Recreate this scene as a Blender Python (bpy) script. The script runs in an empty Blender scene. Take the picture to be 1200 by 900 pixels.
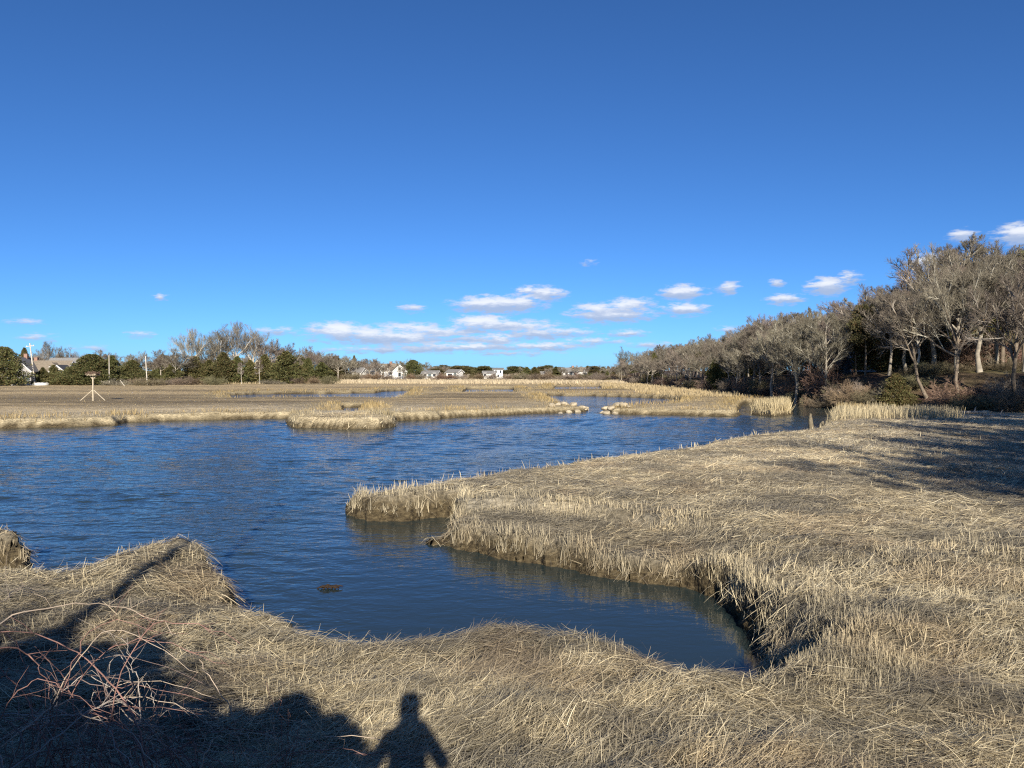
import bpy, math, random
import numpy as np
from mathutils import Vector
rng = np.random.default_rng(11)
random.seed(5)
S = bpy.context.scene
COL = S.collection
rad = math.radians
EYE = 4.2            # eye height above the water
F = 900.0            # focal length in photo pixels (1200 wide)
HOR = 434.0          # horizon row of the photo
SUN_EL = 23.6
SUN_AZ = 173.4       # clockwise from +Y


def W(px, py, z=0.0):
    """pixel of the photograph on a level plane at height z -> world x, y"""
    d = (EYE - z) * F / (py - HOR)
    return ((px - 600.0) / F * d, d)


def tag(o, label=None, cat=None, group=None, kind=None):
    if label: o['label'] = label
    if cat: o['category'] = cat
    if group: o['group'] = group
    if kind: o['kind'] = kind
    return o


# ------------------------------------------------------------------ noise
def _hash(ix, iy, seed):
    h = (ix * 374761393 + iy * 668265263 + seed * 974711) & 0xffffffff
    h = ((h ^ (h >> 13)) * 1274126177) & 0xffffffff
    h = h ^ (h >> 16)
    return (h & 0xffff) / 65535.0


def vnoise(x, y, seed=0):
    fx = np.floor(x); fy = np.floor(y)
    ix = fx.astype(np.int64); iy = fy.astype(np.int64)
    u = x - fx; v = y - fy
    u = u * u * (3 - 2 * u); v = v * v * (3 - 2 * v)
    a = _hash(ix, iy, seed); b = _hash(ix + 1, iy, seed)
    c = _hash(ix, iy + 1, seed); d = _hash(ix + 1, iy + 1, seed)
    return (a + (b - a) * u) * (1 - v) + (c + (d - c) * u) * v


def fbm(x, y, seed=0, octv=4):
    s = 0; a = .5; n = 0
    for i in range(octv):
        s = s + a * vnoise(x, y, seed + i * 17); n += a
        x = x * 2.03 + 7.1; y = y * 2.03 + 3.7; a *= .5
    return s / n * 2 - 1          # about -1..1


def sm(t):
    t = np.clip(t, 0, 1)
    return t * t * (3 - 2 * t)


# ------------------------------------------------------------------ mesh helpers
def new_mesh(name, V, Q, smooth=False):
    """V (n,3) floats, Q (m,4) or (m,3) ints"""
    me = bpy.data.meshes.new(name)
    V = np.asarray(V, np.float32); Q = np.asarray(Q, np.int32)
    k = Q.shape[1]
    me.vertices.add(len(V)); me.vertices.foreach_set('co', V.ravel())
    me.loops.add(Q.size); me.loops.foreach_set('vertex_index', Q.ravel())
    me.polygons.add(len(Q))
    me.polygons.foreach_set('loop_start', np.arange(0, Q.size, k, dtype=np.int32))
    if smooth:
        me.polygons.foreach_set('use_smooth', np.ones(len(Q), bool))
    me.update(calc_edges=True)
    return me


def col_attr(me, C, name='col'):
    a = me.attributes.new(name, 'FLOAT_COLOR', 'POINT')
    c = np.ones((len(C), 4), np.float32); c[:, :3] = C
    a.data.foreach_set('color', c.ravel())


def f_attr(me, v, name):
    a = me.attributes.new(name, 'FLOAT', 'POINT')
    a.data.foreach_set('value', np.asarray(v, np.float32))


def obj(name, me, mat=None, parent=None):
    o = bpy.data.objects.new(name, me); COL.objects.link(o)
    if mat is not None and len(me.materials) == 0: me.materials.append(mat)
    if parent is not None: o.parent = parent
    return o


def empty(name, loc, rz=0.0, sc=(1, 1, 1)):
    o = bpy.data.objects.new(name, None); COL.objects.link(o)
    o.location = loc; o.rotation_euler = (0, 0, rz); o.scale = sc
    o.empty_display_size = .2
    return o


class MB:
    """collects boxes, bars and prisms; polygons of any size"""
    def __init__(s): s.v = []; s.f = []
    def add(s, vs, fs):
        n = len(s.v); s.v += [tuple(p) for p in vs]; s.f += [tuple(i + n for i in f) for f in fs]
    def box(s, x0, x1, y0, y1, z0, z1):
        s.add([(x0, y0, z0), (x1, y0, z0), (x1, y1, z0), (x0, y1, z0), (x0, y0, z1), (x1, y0, z1), (x1, y1, z1), (x0, y1, z1)],
              [(0, 3, 2, 1), (4, 5, 6, 7), (0, 1, 5, 4), (1, 2, 6, 5), (2, 3, 7, 6), (3, 0, 4, 7)])
    def bar(s, a, b, r0, r1=None, n=8):
        r1 = r0 if r1 is None else r1
        a = Vector(a); b = Vector(b); t = (b - a).normalized()
        u = t.cross(Vector((0, 0, 1)) if abs(t.z) < .9 else Vector((1, 0, 0))).normalized(); w = t.cross(u)
        vs = []
        for c, r in ((a, r0), (b, r1)):
            for i in range(n):
                q = 2 * math.pi * i / n
                vs.append(c + (u * math.cos(q) + w * math.sin(q)) * r)
        fs = [(i, (i + 1) % n, n + (i + 1) % n, n + i) for i in range(n)]
        fs += [tuple(range(n - 1, -1, -1)), tuple(range(n, 2 * n))]
        s.add(vs, fs)
    def build(s, name, mat, parent=None, bevel=0):
        me = bpy.data.meshes.new(name); me.from_pydata(s.v, [], s.f); me.update()
        o = obj(name, me, mat, parent)
        if bevel:
            m = o.modifiers.new('bevel', 'BEVEL'); m.width = bevel; m.segments = 2; m.limit_method = 'ANGLE'
        return o


def tubes(P, R, sides):
    """P (N,K,3) R (N,K) -> verts, quads"""
    N, K, _ = P.shape
    T = np.gradient(P, axis=1)
    T /= np.linalg.norm(T, axis=2, keepdims=True) + 1e-9
    ref = np.where(np.abs(T[:, :1, 2:3]) < .8, np.array([0, 0, 1.]), np.array([1., 0, 0]))
    U = np.cross(T, ref); U /= np.linalg.norm(U, axis=2, keepdims=True) + 1e-9
    B = np.cross(T, U)
    q = np.arange(sides) * 2 * np.pi / sides
    V = P[:, :, None, :] + R[:, :, None, None] * (U[:, :, None, :] * np.cos(q)[None, None, :, None] + B[:, :, None, :] * np.sin(q)[None, None, :, None])
    idx = np.arange(N * K * sides).reshape(N, K, sides)
    a = idx[:, :-1, :]; b = np.roll(idx, -1, axis=2)[:, :-1, :]
    c = np.roll(idx, -1, axis=2)[:, 1:, :]; d = idx[:, 1:, :]
    return V.reshape(-1, 3), np.stack([a, b, c, d], -1).reshape(-1, 4)


def joinm(parts):
    Vs = []; Qs = []; n = 0
    for V, Q in parts:
        Vs.append(V); Qs.append(Q + n); n += len(V)
    return np.concatenate(Vs), np.concatenate(Qs)


def ribbons(P, Wd, side):
    """P (N,K,3), Wd (N,K) half widths, side (N,3)"""
    N, K, _ = P.shape
    off = side[:, None, :] * Wd[:, :, None]
    V = np.stack([P - off, P + off], 2)            # N,K,2,3
    idx = np.arange(N * K * 2).reshape(N, K, 2)
    Q = np.stack([idx[:, :-1, 0], idx[:, :-1, 1], idx[:, 1:, 1], idx[:, 1:, 0]], -1).reshape(-1, 4)
    return V.reshape(-1, 3), Q


# ------------------------------------------------------------------ materials
def mat(name):
    m = bpy.data.materials.new(name); m.use_nodes = True
    nt = m.node_tree; b = nt.nodes['Principled BSDF']
    return m, nt, b


def N(nt, t, **k):
    n = nt.nodes.new(t)
    for a, v in k.items():
        if a.startswith('i_'):
            key = a[2:].replace('_', ' ')
            n.inputs[int(key) if key.isdigit() else key].default_value = v
        else: setattr(n, a, v)
    return n


def ramp(nt, stops, interp='LINEAR'):
    r = nt.nodes.new('ShaderNodeValToRGB'); r.color_ramp.interpolation = interp
    e = r.color_ramp.elements
    while len(e) < len(stops): e.new(.5)
    for x, (p, c) in zip(e, stops):
        x.position = p; x.color = (*c, 1) if len(c) == 3 else c
    return r


def simple(name, c, rough=.7, var=.25, scale=6.0, bump=.0, metal=0.0, spec=.3):
    """base colour broken up by noise"""
    m, nt, b = mat(name)
    co = N(nt, 'ShaderNodeTexCoord')
    no = N(nt, 'ShaderNodeTexNoise', i_Scale=scale, i_Detail=5.0)
    nt.links.new(co.outputs['Object'], no.inputs['Vector'])
    r = ramp(nt, [(.3, tuple(v * (1 - var) for v in c)), (.7, tuple(min(1, v * (1 + var)) for v in c))])
    nt.links.new(no.outputs[0], r.inputs[0]); nt.links.new(r.outputs[0], b.inputs['Base Color'])
    b.inputs['Roughness'].default_value = rough; b.inputs['Metallic'].default_value = metal
    b.inputs['Specular IOR Level'].default_value = spec
    if bump:
        bp = N(nt, 'ShaderNodeBump', i_Strength=bump, i_Distance=.05)
        nt.links.new(no.outputs[0], bp.inputs['Height']); nt.links.new(bp.outputs[0], b.inputs['Normal'])
    return m


def attr_mat(name, rough=.75, spec=.15, trans=0.0, obj_random=0.0):
    m, nt, b = mat(name)
    a = N(nt, 'ShaderNodeAttribute', attribute_name='col')
    out = a.outputs['Color']
    if obj_random:
        oi = N(nt, 'ShaderNodeObjectInfo')
        mr = N(nt, 'ShaderNodeMapRange', i_3=1 - obj_random, i_4=1 + obj_random)
        nt.links.new(oi.outputs['Random'], mr.inputs[0])
        hs = N(nt, 'ShaderNodeHueSaturation')
        nt.links.new(mr.outputs[0], hs.inputs['Value']); nt.links.new(out, hs.inputs['Color'])
        m2 = N(nt, 'ShaderNodeMath', operation='MULTIPLY_ADD', i_1=.05, i_2=.475)
        m3 = N(nt, 'ShaderNodeMath', operation='FRACT')
        m4 = N(nt, 'ShaderNodeMath', operation='MULTIPLY', i_1=7.31)
        nt.links.new(oi.outputs['Random'], m4.inputs[0]); nt.links.new(m4.outputs[0], m3.inputs[0])
        nt.links.new(m3.outputs[0], m2.inputs[0]); nt.links.new(m2.outputs[0], hs.inputs['Hue'])
        out = hs.outputs[0]
    nt.links.new(out, b.inputs['Base Color'])
    b.inputs['Roughness'].default_value = rough; b.inputs['Specular IOR Level'].default_value = spec
    if trans:
        t = N(nt, 'ShaderNodeBsdfTranslucent'); mx = N(nt, 'ShaderNodeMixShader', i_0=trans)
        nt.links.new(out, t.inputs['Color'])
        nt.links.new(b.outputs[0], mx.inputs[1]); nt.links.new(t.outputs[0], mx.inputs[2])
        nt.links.new(mx.outputs[0], nt.nodes['Material Output'].inputs['Surface'])
    return m


# ------------------------------------------------------------------ plan of the marsh
def poly(pts):
    return np.array([W(*p) for p in pts])

near_bank = [(-300, 675, .9), (-150, 668, .9), (36, 657, .9), (75, 663, .9), (95, 660, .9), (130, 646, .9), (165, 633, .9), (200, 629, .9),
             (232, 631, .9), (252, 640, .9), (266, 655, .85), (279, 672, .8), (283, 690, .8), (286, 706, .8), (312, 709, .9), (350, 717, .9), (400, 732, .9),
             (425, 737, .9), (455, 740, .9), (500, 734, .9), (540, 732, .9), (575, 729, .9), (620, 733, .9), (660, 735, .9),
             (700, 741, .9), (750, 754, .9), (800, 767, .9), (840, 781, .9), (864, 790, .85)]
right_bank = [(884, 770, 0), (884, 752, 0), (868, 735, 0), (852, 715, 0), (838, 702, 0), (805, 691, 0), (760, 687, 0), (700, 678, 0), (660, 668, 0),
              (600, 658, 0), (550, 648, 0), (520, 642, 0), (496, 639, 0), (490, 633, 0.05), (505, 627, .2), (522, 618, .2), (530, 606, .05),
              (515, 607, 0), (480, 612, 0), (430, 612, 0), (407, 604, 0)]
back_edge = [(405, 590, .25), (412, 580, .5), (425, 576, .55), (445, 573, .6), (500, 564, .72), (560, 555, .8), (600, 549, .85), (650, 540, .9), (700, 532, .9), (760, 525, .9),
             (800, 521, .9), (840, 513, .9), (875, 507, .9), (905, 504, .85), (945, 503, .8)]
creek = [(955, 502, .5), (972, 497, 0), (980, 485, 0), (975, 473, 0), (940, 472, 0), (924, 473, 0), (905, 471, 0), (876, 472, 0), (868, 476, .1), (867, 488, 0), (840, 488, 0),
         (800, 486.5, 0), (750, 486, 0), (715, 485, 0), (705, 482, 0), (706, 477.5, .35), (730, 474.5, .45), (770, 472.5, .45), (792, 471, .4), (797, 468.6, 0),
         (780, 467, 0), (750, 466, 0), (700, 464.3, 0), (645, 463.6, 0), (640, 465, .2), (650, 467.5, .5), (660, 471, .5), (672, 475, .5), (686, 477.5, .4),
         (690, 480, 0), (688, 482.5, 0), (640, 484.5, 0), (600, 486, 0), (560, 488, 0), (521, 490, 0), (518, 491.5, 0), (490, 492.5, 0),
         (466, 493.5, 0), (462, 500, 0), (448, 503, 0), (400, 503, 0), (345, 501.5, 0), (334, 497, 0), (336, 491, 0), (300, 491, 0), (260, 492, 0), (215, 493, 0),
         (150, 495, 0), (138, 498.5, 0), (100, 500, 0), (0, 502.5, 0), (-150, 504, 0), (-400, 508, 0)]
WATER = [poly(near_bank + right_bank + back_edge + creek),
         poly([(275, 465.5, .5), (330, 465, .5), (400, 464, .5), (455, 465.5, .5), (470, 463, .5), (482, 457.5, 0), (455, 458.5, 0), (440, 460.5, 0),
               (380, 461.5, 0), (300, 462, 0), (268, 463.5, 0)]),
         poly([(402, 482, .6), (416, 482, .6), (421, 477.5, 0), (403, 477.5, 0)]),
         poly([(540, 458.7, .5), (603, 458.7, .5), (600, 456.1, 0), (548, 456.1, 0)]),
         poly([(648, 455.8, .5), (708, 455.8, .5), (702, 452.8, 0), (652, 452.8, 0)])]
ISLANDS = [poly([(-70, 624, .9), (-20, 621, .9), (10, 622, .9), (28, 630, .9), (36, 642, .8), (35, 656, .1), (0, 658, 0), (-70, 662, 0)]),
           poly([(881, 486, 0), (905, 488.5, 0), (929, 486, 0), (929, 478, 0), (905, 476, .2), (882, 478, .2)])]
LEDGE = poly([(480, 650, 0), (600, 675, 0), (700, 700, 0), (838, 725, 0), (930, 725, .5), (930, 640, .55), (900, 636, .55), (860, 629, .55), (800, 622, .55), (740, 614, .55),
              (673, 607, .55), (600, 599, .55), (532, 598, .55)])


def sdf(P, x, y):
    """signed distance, positive inside polygon P"""
    n = len(P)
    d = np.full(x.shape, 1e9, np.float32); ins = np.zeros(x.shape, bool)
    for i in range(n):
        ax, ay = P[i]; bx, by = P[(i + 1) % n]
        ex, ey = bx - ax, by - ay
        wx = x - ax; wy = y - ay
        t = np.clip((wx * ex + wy * ey) / (ex * ex + ey * ey + 1e-12), 0, 1)
        qx = wx - ex * t; qy = wy - ey * t
        np.minimum(d, qx * qx + qy * qy, out=d)
        if ay != by:
            c = ((ay > y) != (by > y)) & (x < (bx - ax) * (y - ay) / (by - ay) + ax)
            ins ^= c
    d = np.sqrt(d)
    return np.where(ins, d, -d)


def land_sd(x, y):
    """distance from the water's edge, positive on land"""
    x = np.asarray(x, np.float32); y = np.asarray(y, np.float32)
    out = np.full(x.shape, 60.0, np.float32)
    r = np.hypot(x, y)
    m = (r < 290) & (y > 3)
    xs, ys = x[m], y[m]
    w = np.full(xs.shape, -1e9, np.float32)
    for P in WATER:
        lo = P.min(0) - 14; hi = P.max(0) + 14
        k = (xs > lo[0]) & (xs < hi[0]) & (ys > lo[1]) & (ys < hi[1])
        v = np.full(xs.shape, -14.0, np.float32)
        if k.any(): v[k] = np.maximum(sdf(P, xs[k], ys[k]), -14)
        w = np.maximum(w, v)
    for P in ISLANDS:
        lo = P.min(0) - 6; hi = P.max(0) + 6
        k = (xs > lo[0]) & (xs < hi[0]) & (ys > lo[1]) & (ys < hi[1])
        if k.any(): w[k] = np.minimum(w[k], -sdf(P, xs[k], ys[k]))
    out[m] = -w
    # ragged edge
    rr = np.clip(r / 25, .5, 2.2)
    nz = .16 * rr * fbm(x / (1.1 * rr), y / (1.1 * rr), 3, 4) + .05 * fbm(x * 3.1, y * 3.1, 9, 3)
    return out + nz * np.clip(1.5 - np.abs(out) / 4, 0, 1)


EDGE_Y = [-80, 0, 20, 40, 60, 67, 82, 106, 124, 186, 228, 262, 300, 2000]
EDGE_X = [15, 17, 25, 37, 49, 45, 36, 37, 35, 34, 33, 22, 10, 10]


def wood_d(x, y):
    d = x - np.interp(y, EDGE_Y, EDGE_X)
    return d * np.interp(y, [55, 62, 84, 92], [1, .83, .83, 1])


MOUNDS = [(*W(*q, .9), h_, r_) for q, h_, r_ in [((215, 640), .16, .9), ((130, 668), .12, .8), ((85, 690), -.14, .45), ((50, 672), .10, .8), ((170, 690), .10, .6), ((250, 690), -.10, .5),
          ((300, 735), .10, .6), ((440, 765), .05, .5), ((570, 748), .08, .6), ((690, 770), .08, .7), ((780, 800), .09, .5), ((860, 806), .12, .5), ((900, 822), -.12, .35), ((960, 800), .08, .5), ((1010, 740), .10, .6), ((1120, 770), -.10, .5), ((1110, 720), .12, .8), ((930, 690), .10, .6)]]


def height(x, y, s=None):
    x = np.asarray(x, np.float32); y = np.asarray(y, np.float32)
    if s is None: s = land_sd(x, y)
    r = np.hypot(x, y)
    zp = np.interp(r, [0, 60, 76, 140, 200], [.76, .76, .47, .5, .65])
    zp = zp + .13 * sm(s / 2.5) * np.interp(r, [0, 60, 100], [1, 1, .2])
    zp = zp + (.085 * fbm(x / 2.6, y / 2.6, 21, 4) + .105 * fbm(x / .8, y / .65, 25, 3) * np.clip(30 / (r + 5) , 0, 1)
               + .05 * fbm(x / .26, y / .2, 27, 2) * np.clip(14 / (r + 2), 0, 1)) * sm(s / .4)
    for mx_, my_, mh, mr_ in MOUNDS:
        zp = zp + mh * np.exp(-((x - mx_) ** 2 + (y - my_) ** 2) / mr_ ** 2)
    zp = zp - .22 * np.exp(-((x + 4.3) ** 2 + (y - 23) ** 2) / 2.2 ** 2)
    # lower ledge before the peninsula
    L = sdf(LEDGE, x, y) + .22 * fbm(x / .8, y / .8, 31, 3)
    fade = 1 - sm((x - 3.0) / 2.4)
    zp = zp - .30 * sm((L + .05) / .28) * fade
    zp = zp - .36 * sm((-1.30 - x) / .3) * sm((20.6 - y) / .3) * sm((y - 16.6) / .3) * sm((x + 3.4) / .2)
    a = W(905, 765, .5)
    wb = .30 + .10 * fbm(x / .9, y / .9, 41, 2) + 1.1 * np.exp(-((x - a[0]) ** 2 + (y - a[1]) ** 2) / 1.3 ** 2)
    wb = wb * np.interp(r, [0, 30, 80, 200], [1, 1.1, 2.2, 3])
    t = s / wb
    prof = np.where(t < .35, .5 * sm(t / .35) , .5 + .5 * sm((t - .35) / .65))
    z = np.where(s > 0, -.12 + (zp + .12) * prof, -.12 - np.minimum(.7, -s * .35))
    # hillside under the wood
    d = wood_d(x, y)
    hi = np.interp(y, [-80, 100, 150, 230, 262, 300], [3.0, 2.9, 1.9, 1.0, .5, .3])
    z = z + np.where(d > 0, hi * sm(d / 5.5) + np.minimum(d, 60) * .05 * hi / 2.9 * sm(d / 5), 0) * (1 + .12 * fbm(x / 3, y / 3, 51, 3))
    # the far shore stands a little higher
    z = z + .7 * sm((y - 205) / 40) * (x < 33)
    # road bank the photographer stands on
    e = np.hypot(0, 1) * (5.6 - y + .35 * fbm(x / 1.3, y / 1.3, 61, 3))
    z = np.where(e > 0, z * (1 - sm(e / 1.0)) + sm(e / 1.0) * np.minimum(2.67, np.maximum(z, .85 + e * .38)), z)
    return z

# ------------------------------------------------------------------ ground sheet
th = np.concatenate([np.arange(-48, 48.01, .1), np.arange(51, 311, 3.0)])
th = np.radians(th)
r1 = np.concatenate([[.4, 1, 2, 3], np.exp(np.arange(math.log(4), math.log(28), .0040)), np.exp(np.arange(math.log(28), math.log(90), .0046)),
                     np.exp(np.arange(math.log(90), math.log(300), .012)), np.exp(np.linspace(math.log(302), math.log(6000), 40))])
RR, TT = np.meshgrid(r1, th, indexing='ij')
gx = (RR * np.sin(TT)).ravel(); gy = (RR * np.cos(TT)).ravel()
gs = land_sd(gx, gy)
gz = height(gx, gy, gs)
# crumbling of the bank faces: push the steep part about sideways
k = (gs > -.1) & (gs < .5) & (np.hypot(gx, gy) < 60)
jx = np.zeros_like(gx); jy = np.zeros_like(gx)
jx[k] = .13 * fbm(gx[k] * 5, gz[k] * 9 + gy[k] * 5, 71, 3); jy[k] = .13 * fbm(gx[k] * 5 + 40, gz[k] * 9 - gy[k] * 5, 73, 3)
nr, nt_ = RR.shape
idx = np.arange(nr * nt_).reshape(nr, nt_)
b_ = np.roll(idx, -1, axis=1)
GQ = np.stack([idx[:-1], idx[1:], b_[1:], b_[:-1]], -1).reshape(-1, 4)
gV = np.stack([gx + jx, gy + jy, gz], -1)
me = new_mesh('marsh_ground', np.concatenate([gV, [[0, 0, 2.67]]]), GQ, smooth=True)

# what grows where (0..1 masks; colour of the ground cover)
def cover(x, y, s, z):
    r = np.hypot(x, y)
    big = fbm(x / 9, y / 5, 81, 4); fine = fbm(x / 1.7, y / 1.2, 85, 4)
    straw = np.array([.43, .36, .245]); grey = np.array([.28, .25, .195]); dark = np.array([.13, .108, .075]); gold = np.array([.40, .325, .195])
    g = sm(.5 + .9 * big + .6 * fine)[:, None]
    c = straw * (1 - g) + grey * g
    dk = sm((fbm(x / 2.3, y / .9, 87, 4) - .12) / .5)[:, None] * .55
    c = c * (1 - dk) + dark * dk
    c = c * np.interp(r, [8, 15, 30, 60], [.34, .55, 1.4, 1.6])[:, None]  # darkened near the camera so gaps between blades read dark, brightened farther out
    # flats beyond the pond: browner, in long bands
    fl = np.interp(r, [60, 95], [0, 1])[:, None]
    band = sm(.28 + 1.5 * fbm(x / 60, y / 8, 91, 4))[:, None]
    far = np.array([.47, .355, .20]) * (1 - band) + np.array([.215, .165, .098]) * band
    c = c * (1 - fl) + far * fl
    rim = (sm(1 - s / np.interp(r, [50, 80, 200], [1, 6, 9])) * np.interp(r, [45, 60], [0, 1]))[:, None]
    c = c * (1 - rim * .8) + gold * rim * .8
    # pale strip along the far shore
    st = (sm((y - 188) / 14) * sm((330 - y) / 40) * (x < 30))[:, None]
    c = c * (1 - st) + np.array([.50, .39, .23]) * st
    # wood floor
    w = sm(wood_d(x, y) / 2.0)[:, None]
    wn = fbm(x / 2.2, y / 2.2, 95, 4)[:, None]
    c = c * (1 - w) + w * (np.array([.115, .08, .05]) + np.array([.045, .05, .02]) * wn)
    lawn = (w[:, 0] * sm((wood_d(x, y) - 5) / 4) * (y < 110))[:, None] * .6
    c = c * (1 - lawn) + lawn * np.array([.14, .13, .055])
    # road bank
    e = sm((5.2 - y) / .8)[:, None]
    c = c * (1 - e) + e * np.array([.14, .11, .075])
    return c

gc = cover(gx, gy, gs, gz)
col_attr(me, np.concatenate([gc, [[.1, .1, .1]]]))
# bare mud: bank faces and the bed
mud = np.maximum(1 - sm((gs - .15) / .24), 1 - sm((gz - .16) / .22))
mud = np.where(gs > 8, 0, mud) * (gy > 5)
f_attr(me, np.append(mud, 0), 'mud')
m, nt, b = mat('marsh_ground')
aC = N(nt, 'ShaderNodeAttribute', attribute_name='col'); aM = N(nt, 'ShaderNodeAttribute', attribute_name='mud')
geo = N(nt, 'ShaderNodeNewGeometry')
def pn(scale, stretch, rot=0.0, det=5.0):
    mp = N(nt, 'ShaderNodeMapping'); mp.inputs['Scale'].default_value = stretch; mp.inputs['Rotation'].default_value = (0, 0, rot)
    t = N(nt, 'ShaderNodeTexNoise', i_Scale=scale, i_Detail=det, i_Roughness=.65)
    nt.links.new(geo.outputs['Position'], mp.inputs[0]); nt.links.new(mp.outputs[0], t.inputs['Vector'])
    return t
n1 = pn(14.0, (.25, 1, 1), .2); n2 = pn(1.6, (.35, 1, 1), 0.0)
r1_ = ramp(nt, [(.30, (.34,) * 3), (.52, (1.0,) * 3), (.72, (1.6,) * 3)])
nt.links.new(n1.outputs[0], r1_.inputs[0])
r2_ = ramp(nt, [(.3, (.72,) * 3), (.7, (1.3,) * 3)])
nt.links.new(n2.outputs[0], r2_.inputs[0])
mm = N(nt, 'ShaderNodeMix', data_type='RGBA', blend_type='MULTIPLY'); mm.inputs[0].default_value = 1
nt.links.new(r1_.outputs[0], mm.inputs[6]); nt.links.new(r2_.outputs[0], mm.inputs[7])
m2 = N(nt, 'ShaderNodeMix', data_type='RGBA', blend_type='MULTIPLY'); m2.inputs[0].default_value = 1
nt.links.new(aC.outputs['Color'], m2.inputs[6]); nt.links.new(mm.outputs[2], m2.inputs[7])
n3 = pn(7.0, (1, 1, 1.9)); n4 = pn(26.0, (1, 1, 1))
r3 = ramp(nt, [(.32, (.022, .016, .010)), (.5, (.080, .061, .034)), (.72, (.165, .128, .072))])
nt.links.new(n3.outputs[0], r3.inputs[0])
m3 = N(nt, 'ShaderNodeMix', data_type='RGBA')
nt.links.new(aM.outputs['Fac'], m3.inputs[0]); nt.links.new(m2.outputs[2], m3.inputs[6]); nt.links.new(r3.outputs[0], m3.inputs[7])
nt.links.new(m3.outputs[2], b.inputs['Base Color'])
b.inputs['Roughness'].default_value = .9; b.inputs['Specular IOR Level'].default_value = .15
ad = N(nt, 'ShaderNodeMath', operation='ADD'); nt.links.new(n1.outputs[0], ad.inputs[0]); nt.links.new(n3.outputs[0], ad.inputs[1])
ad2 = N(nt, 'ShaderNodeMath', operation='MULTIPLY_ADD', i_1=.5); nt.links.new(n4.outputs[0], ad2.inputs[0]); nt.links.new(ad.outputs[0], ad2.inputs[2])
bp = N(nt, 'ShaderNodeBump', i_Strength=.8, i_Distance=.10)
nt.links.new(ad2.outputs[0], bp.inputs['Height']); nt.links.new(bp.outputs[0], b.inputs['Normal'])
ground = obj('marsh_ground', me, m)
tag(ground, kind='structure', label='straw covered salt marsh ground cut by a winding tidal creek', cat='ground')

# ------------------------------------------------------------------ water
wr = np.concatenate([[3, 6], np.exp(np.arange(math.log(8.5), math.log(19), .0065)), np.arange(19, 75, .115), np.exp(np.linspace(math.log(76), math.log(340), 60))])
wt = np.radians(np.concatenate([[-75, -60], np.arange(-46, 46.01, .17), [60, 75]]))
a, t_ = np.meshgrid(wr, wt, indexing='ij')
idx = np.arange(a.size).reshape(a.shape)
Q = np.stack([idx[:-1, :-1], idx[1:, :-1], idx[1:, 1:], idx[:-1, 1:]], -1).reshape(-1, 4)
wx = (a * np.sin(t_)).ravel(); wy = (a * np.cos(t_)).ravel()
g_ = np.random.default_rng(77)
wz_ = np.zeros_like(wx); swx = fbm(wx / 3.0, wy / 3.0, 171, 3); swy = fbm(wx / 3.0, wy / 3.0, 173, 3)
for i in range(34):
    lam = math.exp(g_.uniform(math.log(.34), math.log(1.7)))
    dr = rad(62) + g_.normal() * .55                       # the wind comes in from the left
    kk = 2 * math.pi / lam
    wz_ += .0029 * lam ** .9 * np.sin(kk * (wx * math.cos(dr) + wy * math.sin(dr)) + g_.uniform(0, 6.28) + 2.2 * swx + 1.7 * swy * lam)
calm = np.maximum(np.interp(wy + .35 * np.abs(wx), [11, 17, 27], [.04, .11, 1]), np.interp(wx, [-7.5, -2.0], [.85, 0]))
wind = np.clip(.95 + .75 * fbm(wx / 14, wy / 5, 175, 4), .25, 1.5)
wz_ = wz_ * calm * wind * .85
me = new_mesh('creek_water', np.stack([wx, wy, wz_], -1), Q, smooth=True)
m, nt, b = mat('creek_water')
b.inputs['Base Color'].default_value = (.022, .034, .034, 1)
b.inputs['Roughness'].default_value = .06; b.inputs['IOR'].default_value = 1.333
geo = N(nt, 'ShaderNodeNewGeometry')
def wn(scale, sx, sy, rot, det=3.0):
    mp = N(nt, 'ShaderNodeMapping'); mp.inputs['Scale'].default_value = (sx, sy, 1); mp.inputs['Rotation'].default_value = (0, 0, rot)
    t = N(nt, 'ShaderNodeTexNoise', i_Scale=scale, i_Detail=det, i_Roughness=.55, i_Distortion=.35)
    nt.links.new(geo.outputs['Position'], mp.inputs[0]); nt.links.new(mp.outputs[0], t.inputs['Vector'])
    return t
wa = wn(2.6, .6, 1.0, .35); wb_ = wn(7.0, .6, 1.0, .1); wg = wn(.085, .6, 1.3, .2, 4.0)
sp = N(nt, 'ShaderNodeSeparateXYZ'); nt.links.new(geo.outputs['Position'], sp.inputs[0])
near = N(nt, 'ShaderNodeMapRange', i_1=11.0, i_2=30.0, i_3=.035, i_4=1.0); nt.links.new(sp.outputs['Y'], near.inputs[0])
left = N(nt, 'ShaderNodeMapRange', i_1=-1.0, i_2=-6.5, i_3=0.0, i_4=.75); nt.links.new(sp.outputs['X'], left.inputs[0])
mx = N(nt, 'ShaderNodeMath', operation='MAXIMUM'); nt.links.new(near.outputs[0], mx.inputs[0]); nt.links.new(left.outputs[0], mx.inputs[1])
gust = N(nt, 'ShaderNodeMapRange', i_1=.35, i_2=.68, i_3=.45, i_4=1.25); nt.links.new(wg.outputs[0], gust.inputs[0])
amp = N(nt, 'ShaderNodeMath', operation='MULTIPLY'); nt.links.new(mx.outputs[0], amp.inputs[0]); nt.links.new(gust.outputs[0], amp.inputs[1])
h1 = N(nt, 'ShaderNodeMath', operation='MULTIPLY_ADD', i_1=.30); nt.links.new(wb_.outputs[0], h1.inputs[0]); nt.links.new(wa.outputs[0], h1.inputs[2])
h2 = N(nt, 'ShaderNodeMath', operation='MULTIPLY'); nt.links.new(h1.outputs[0], h2.inputs[0]); nt.links.new(amp.outputs[0], h2.inputs[1])
bp = N(nt, 'ShaderNodeBump', i_Strength=1.0, i_Distance=.10)
nt.links.new(h2.outputs[0], bp.inputs['Height']); nt.links.new(bp.outputs[0], b.inputs['Normal'])
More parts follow.
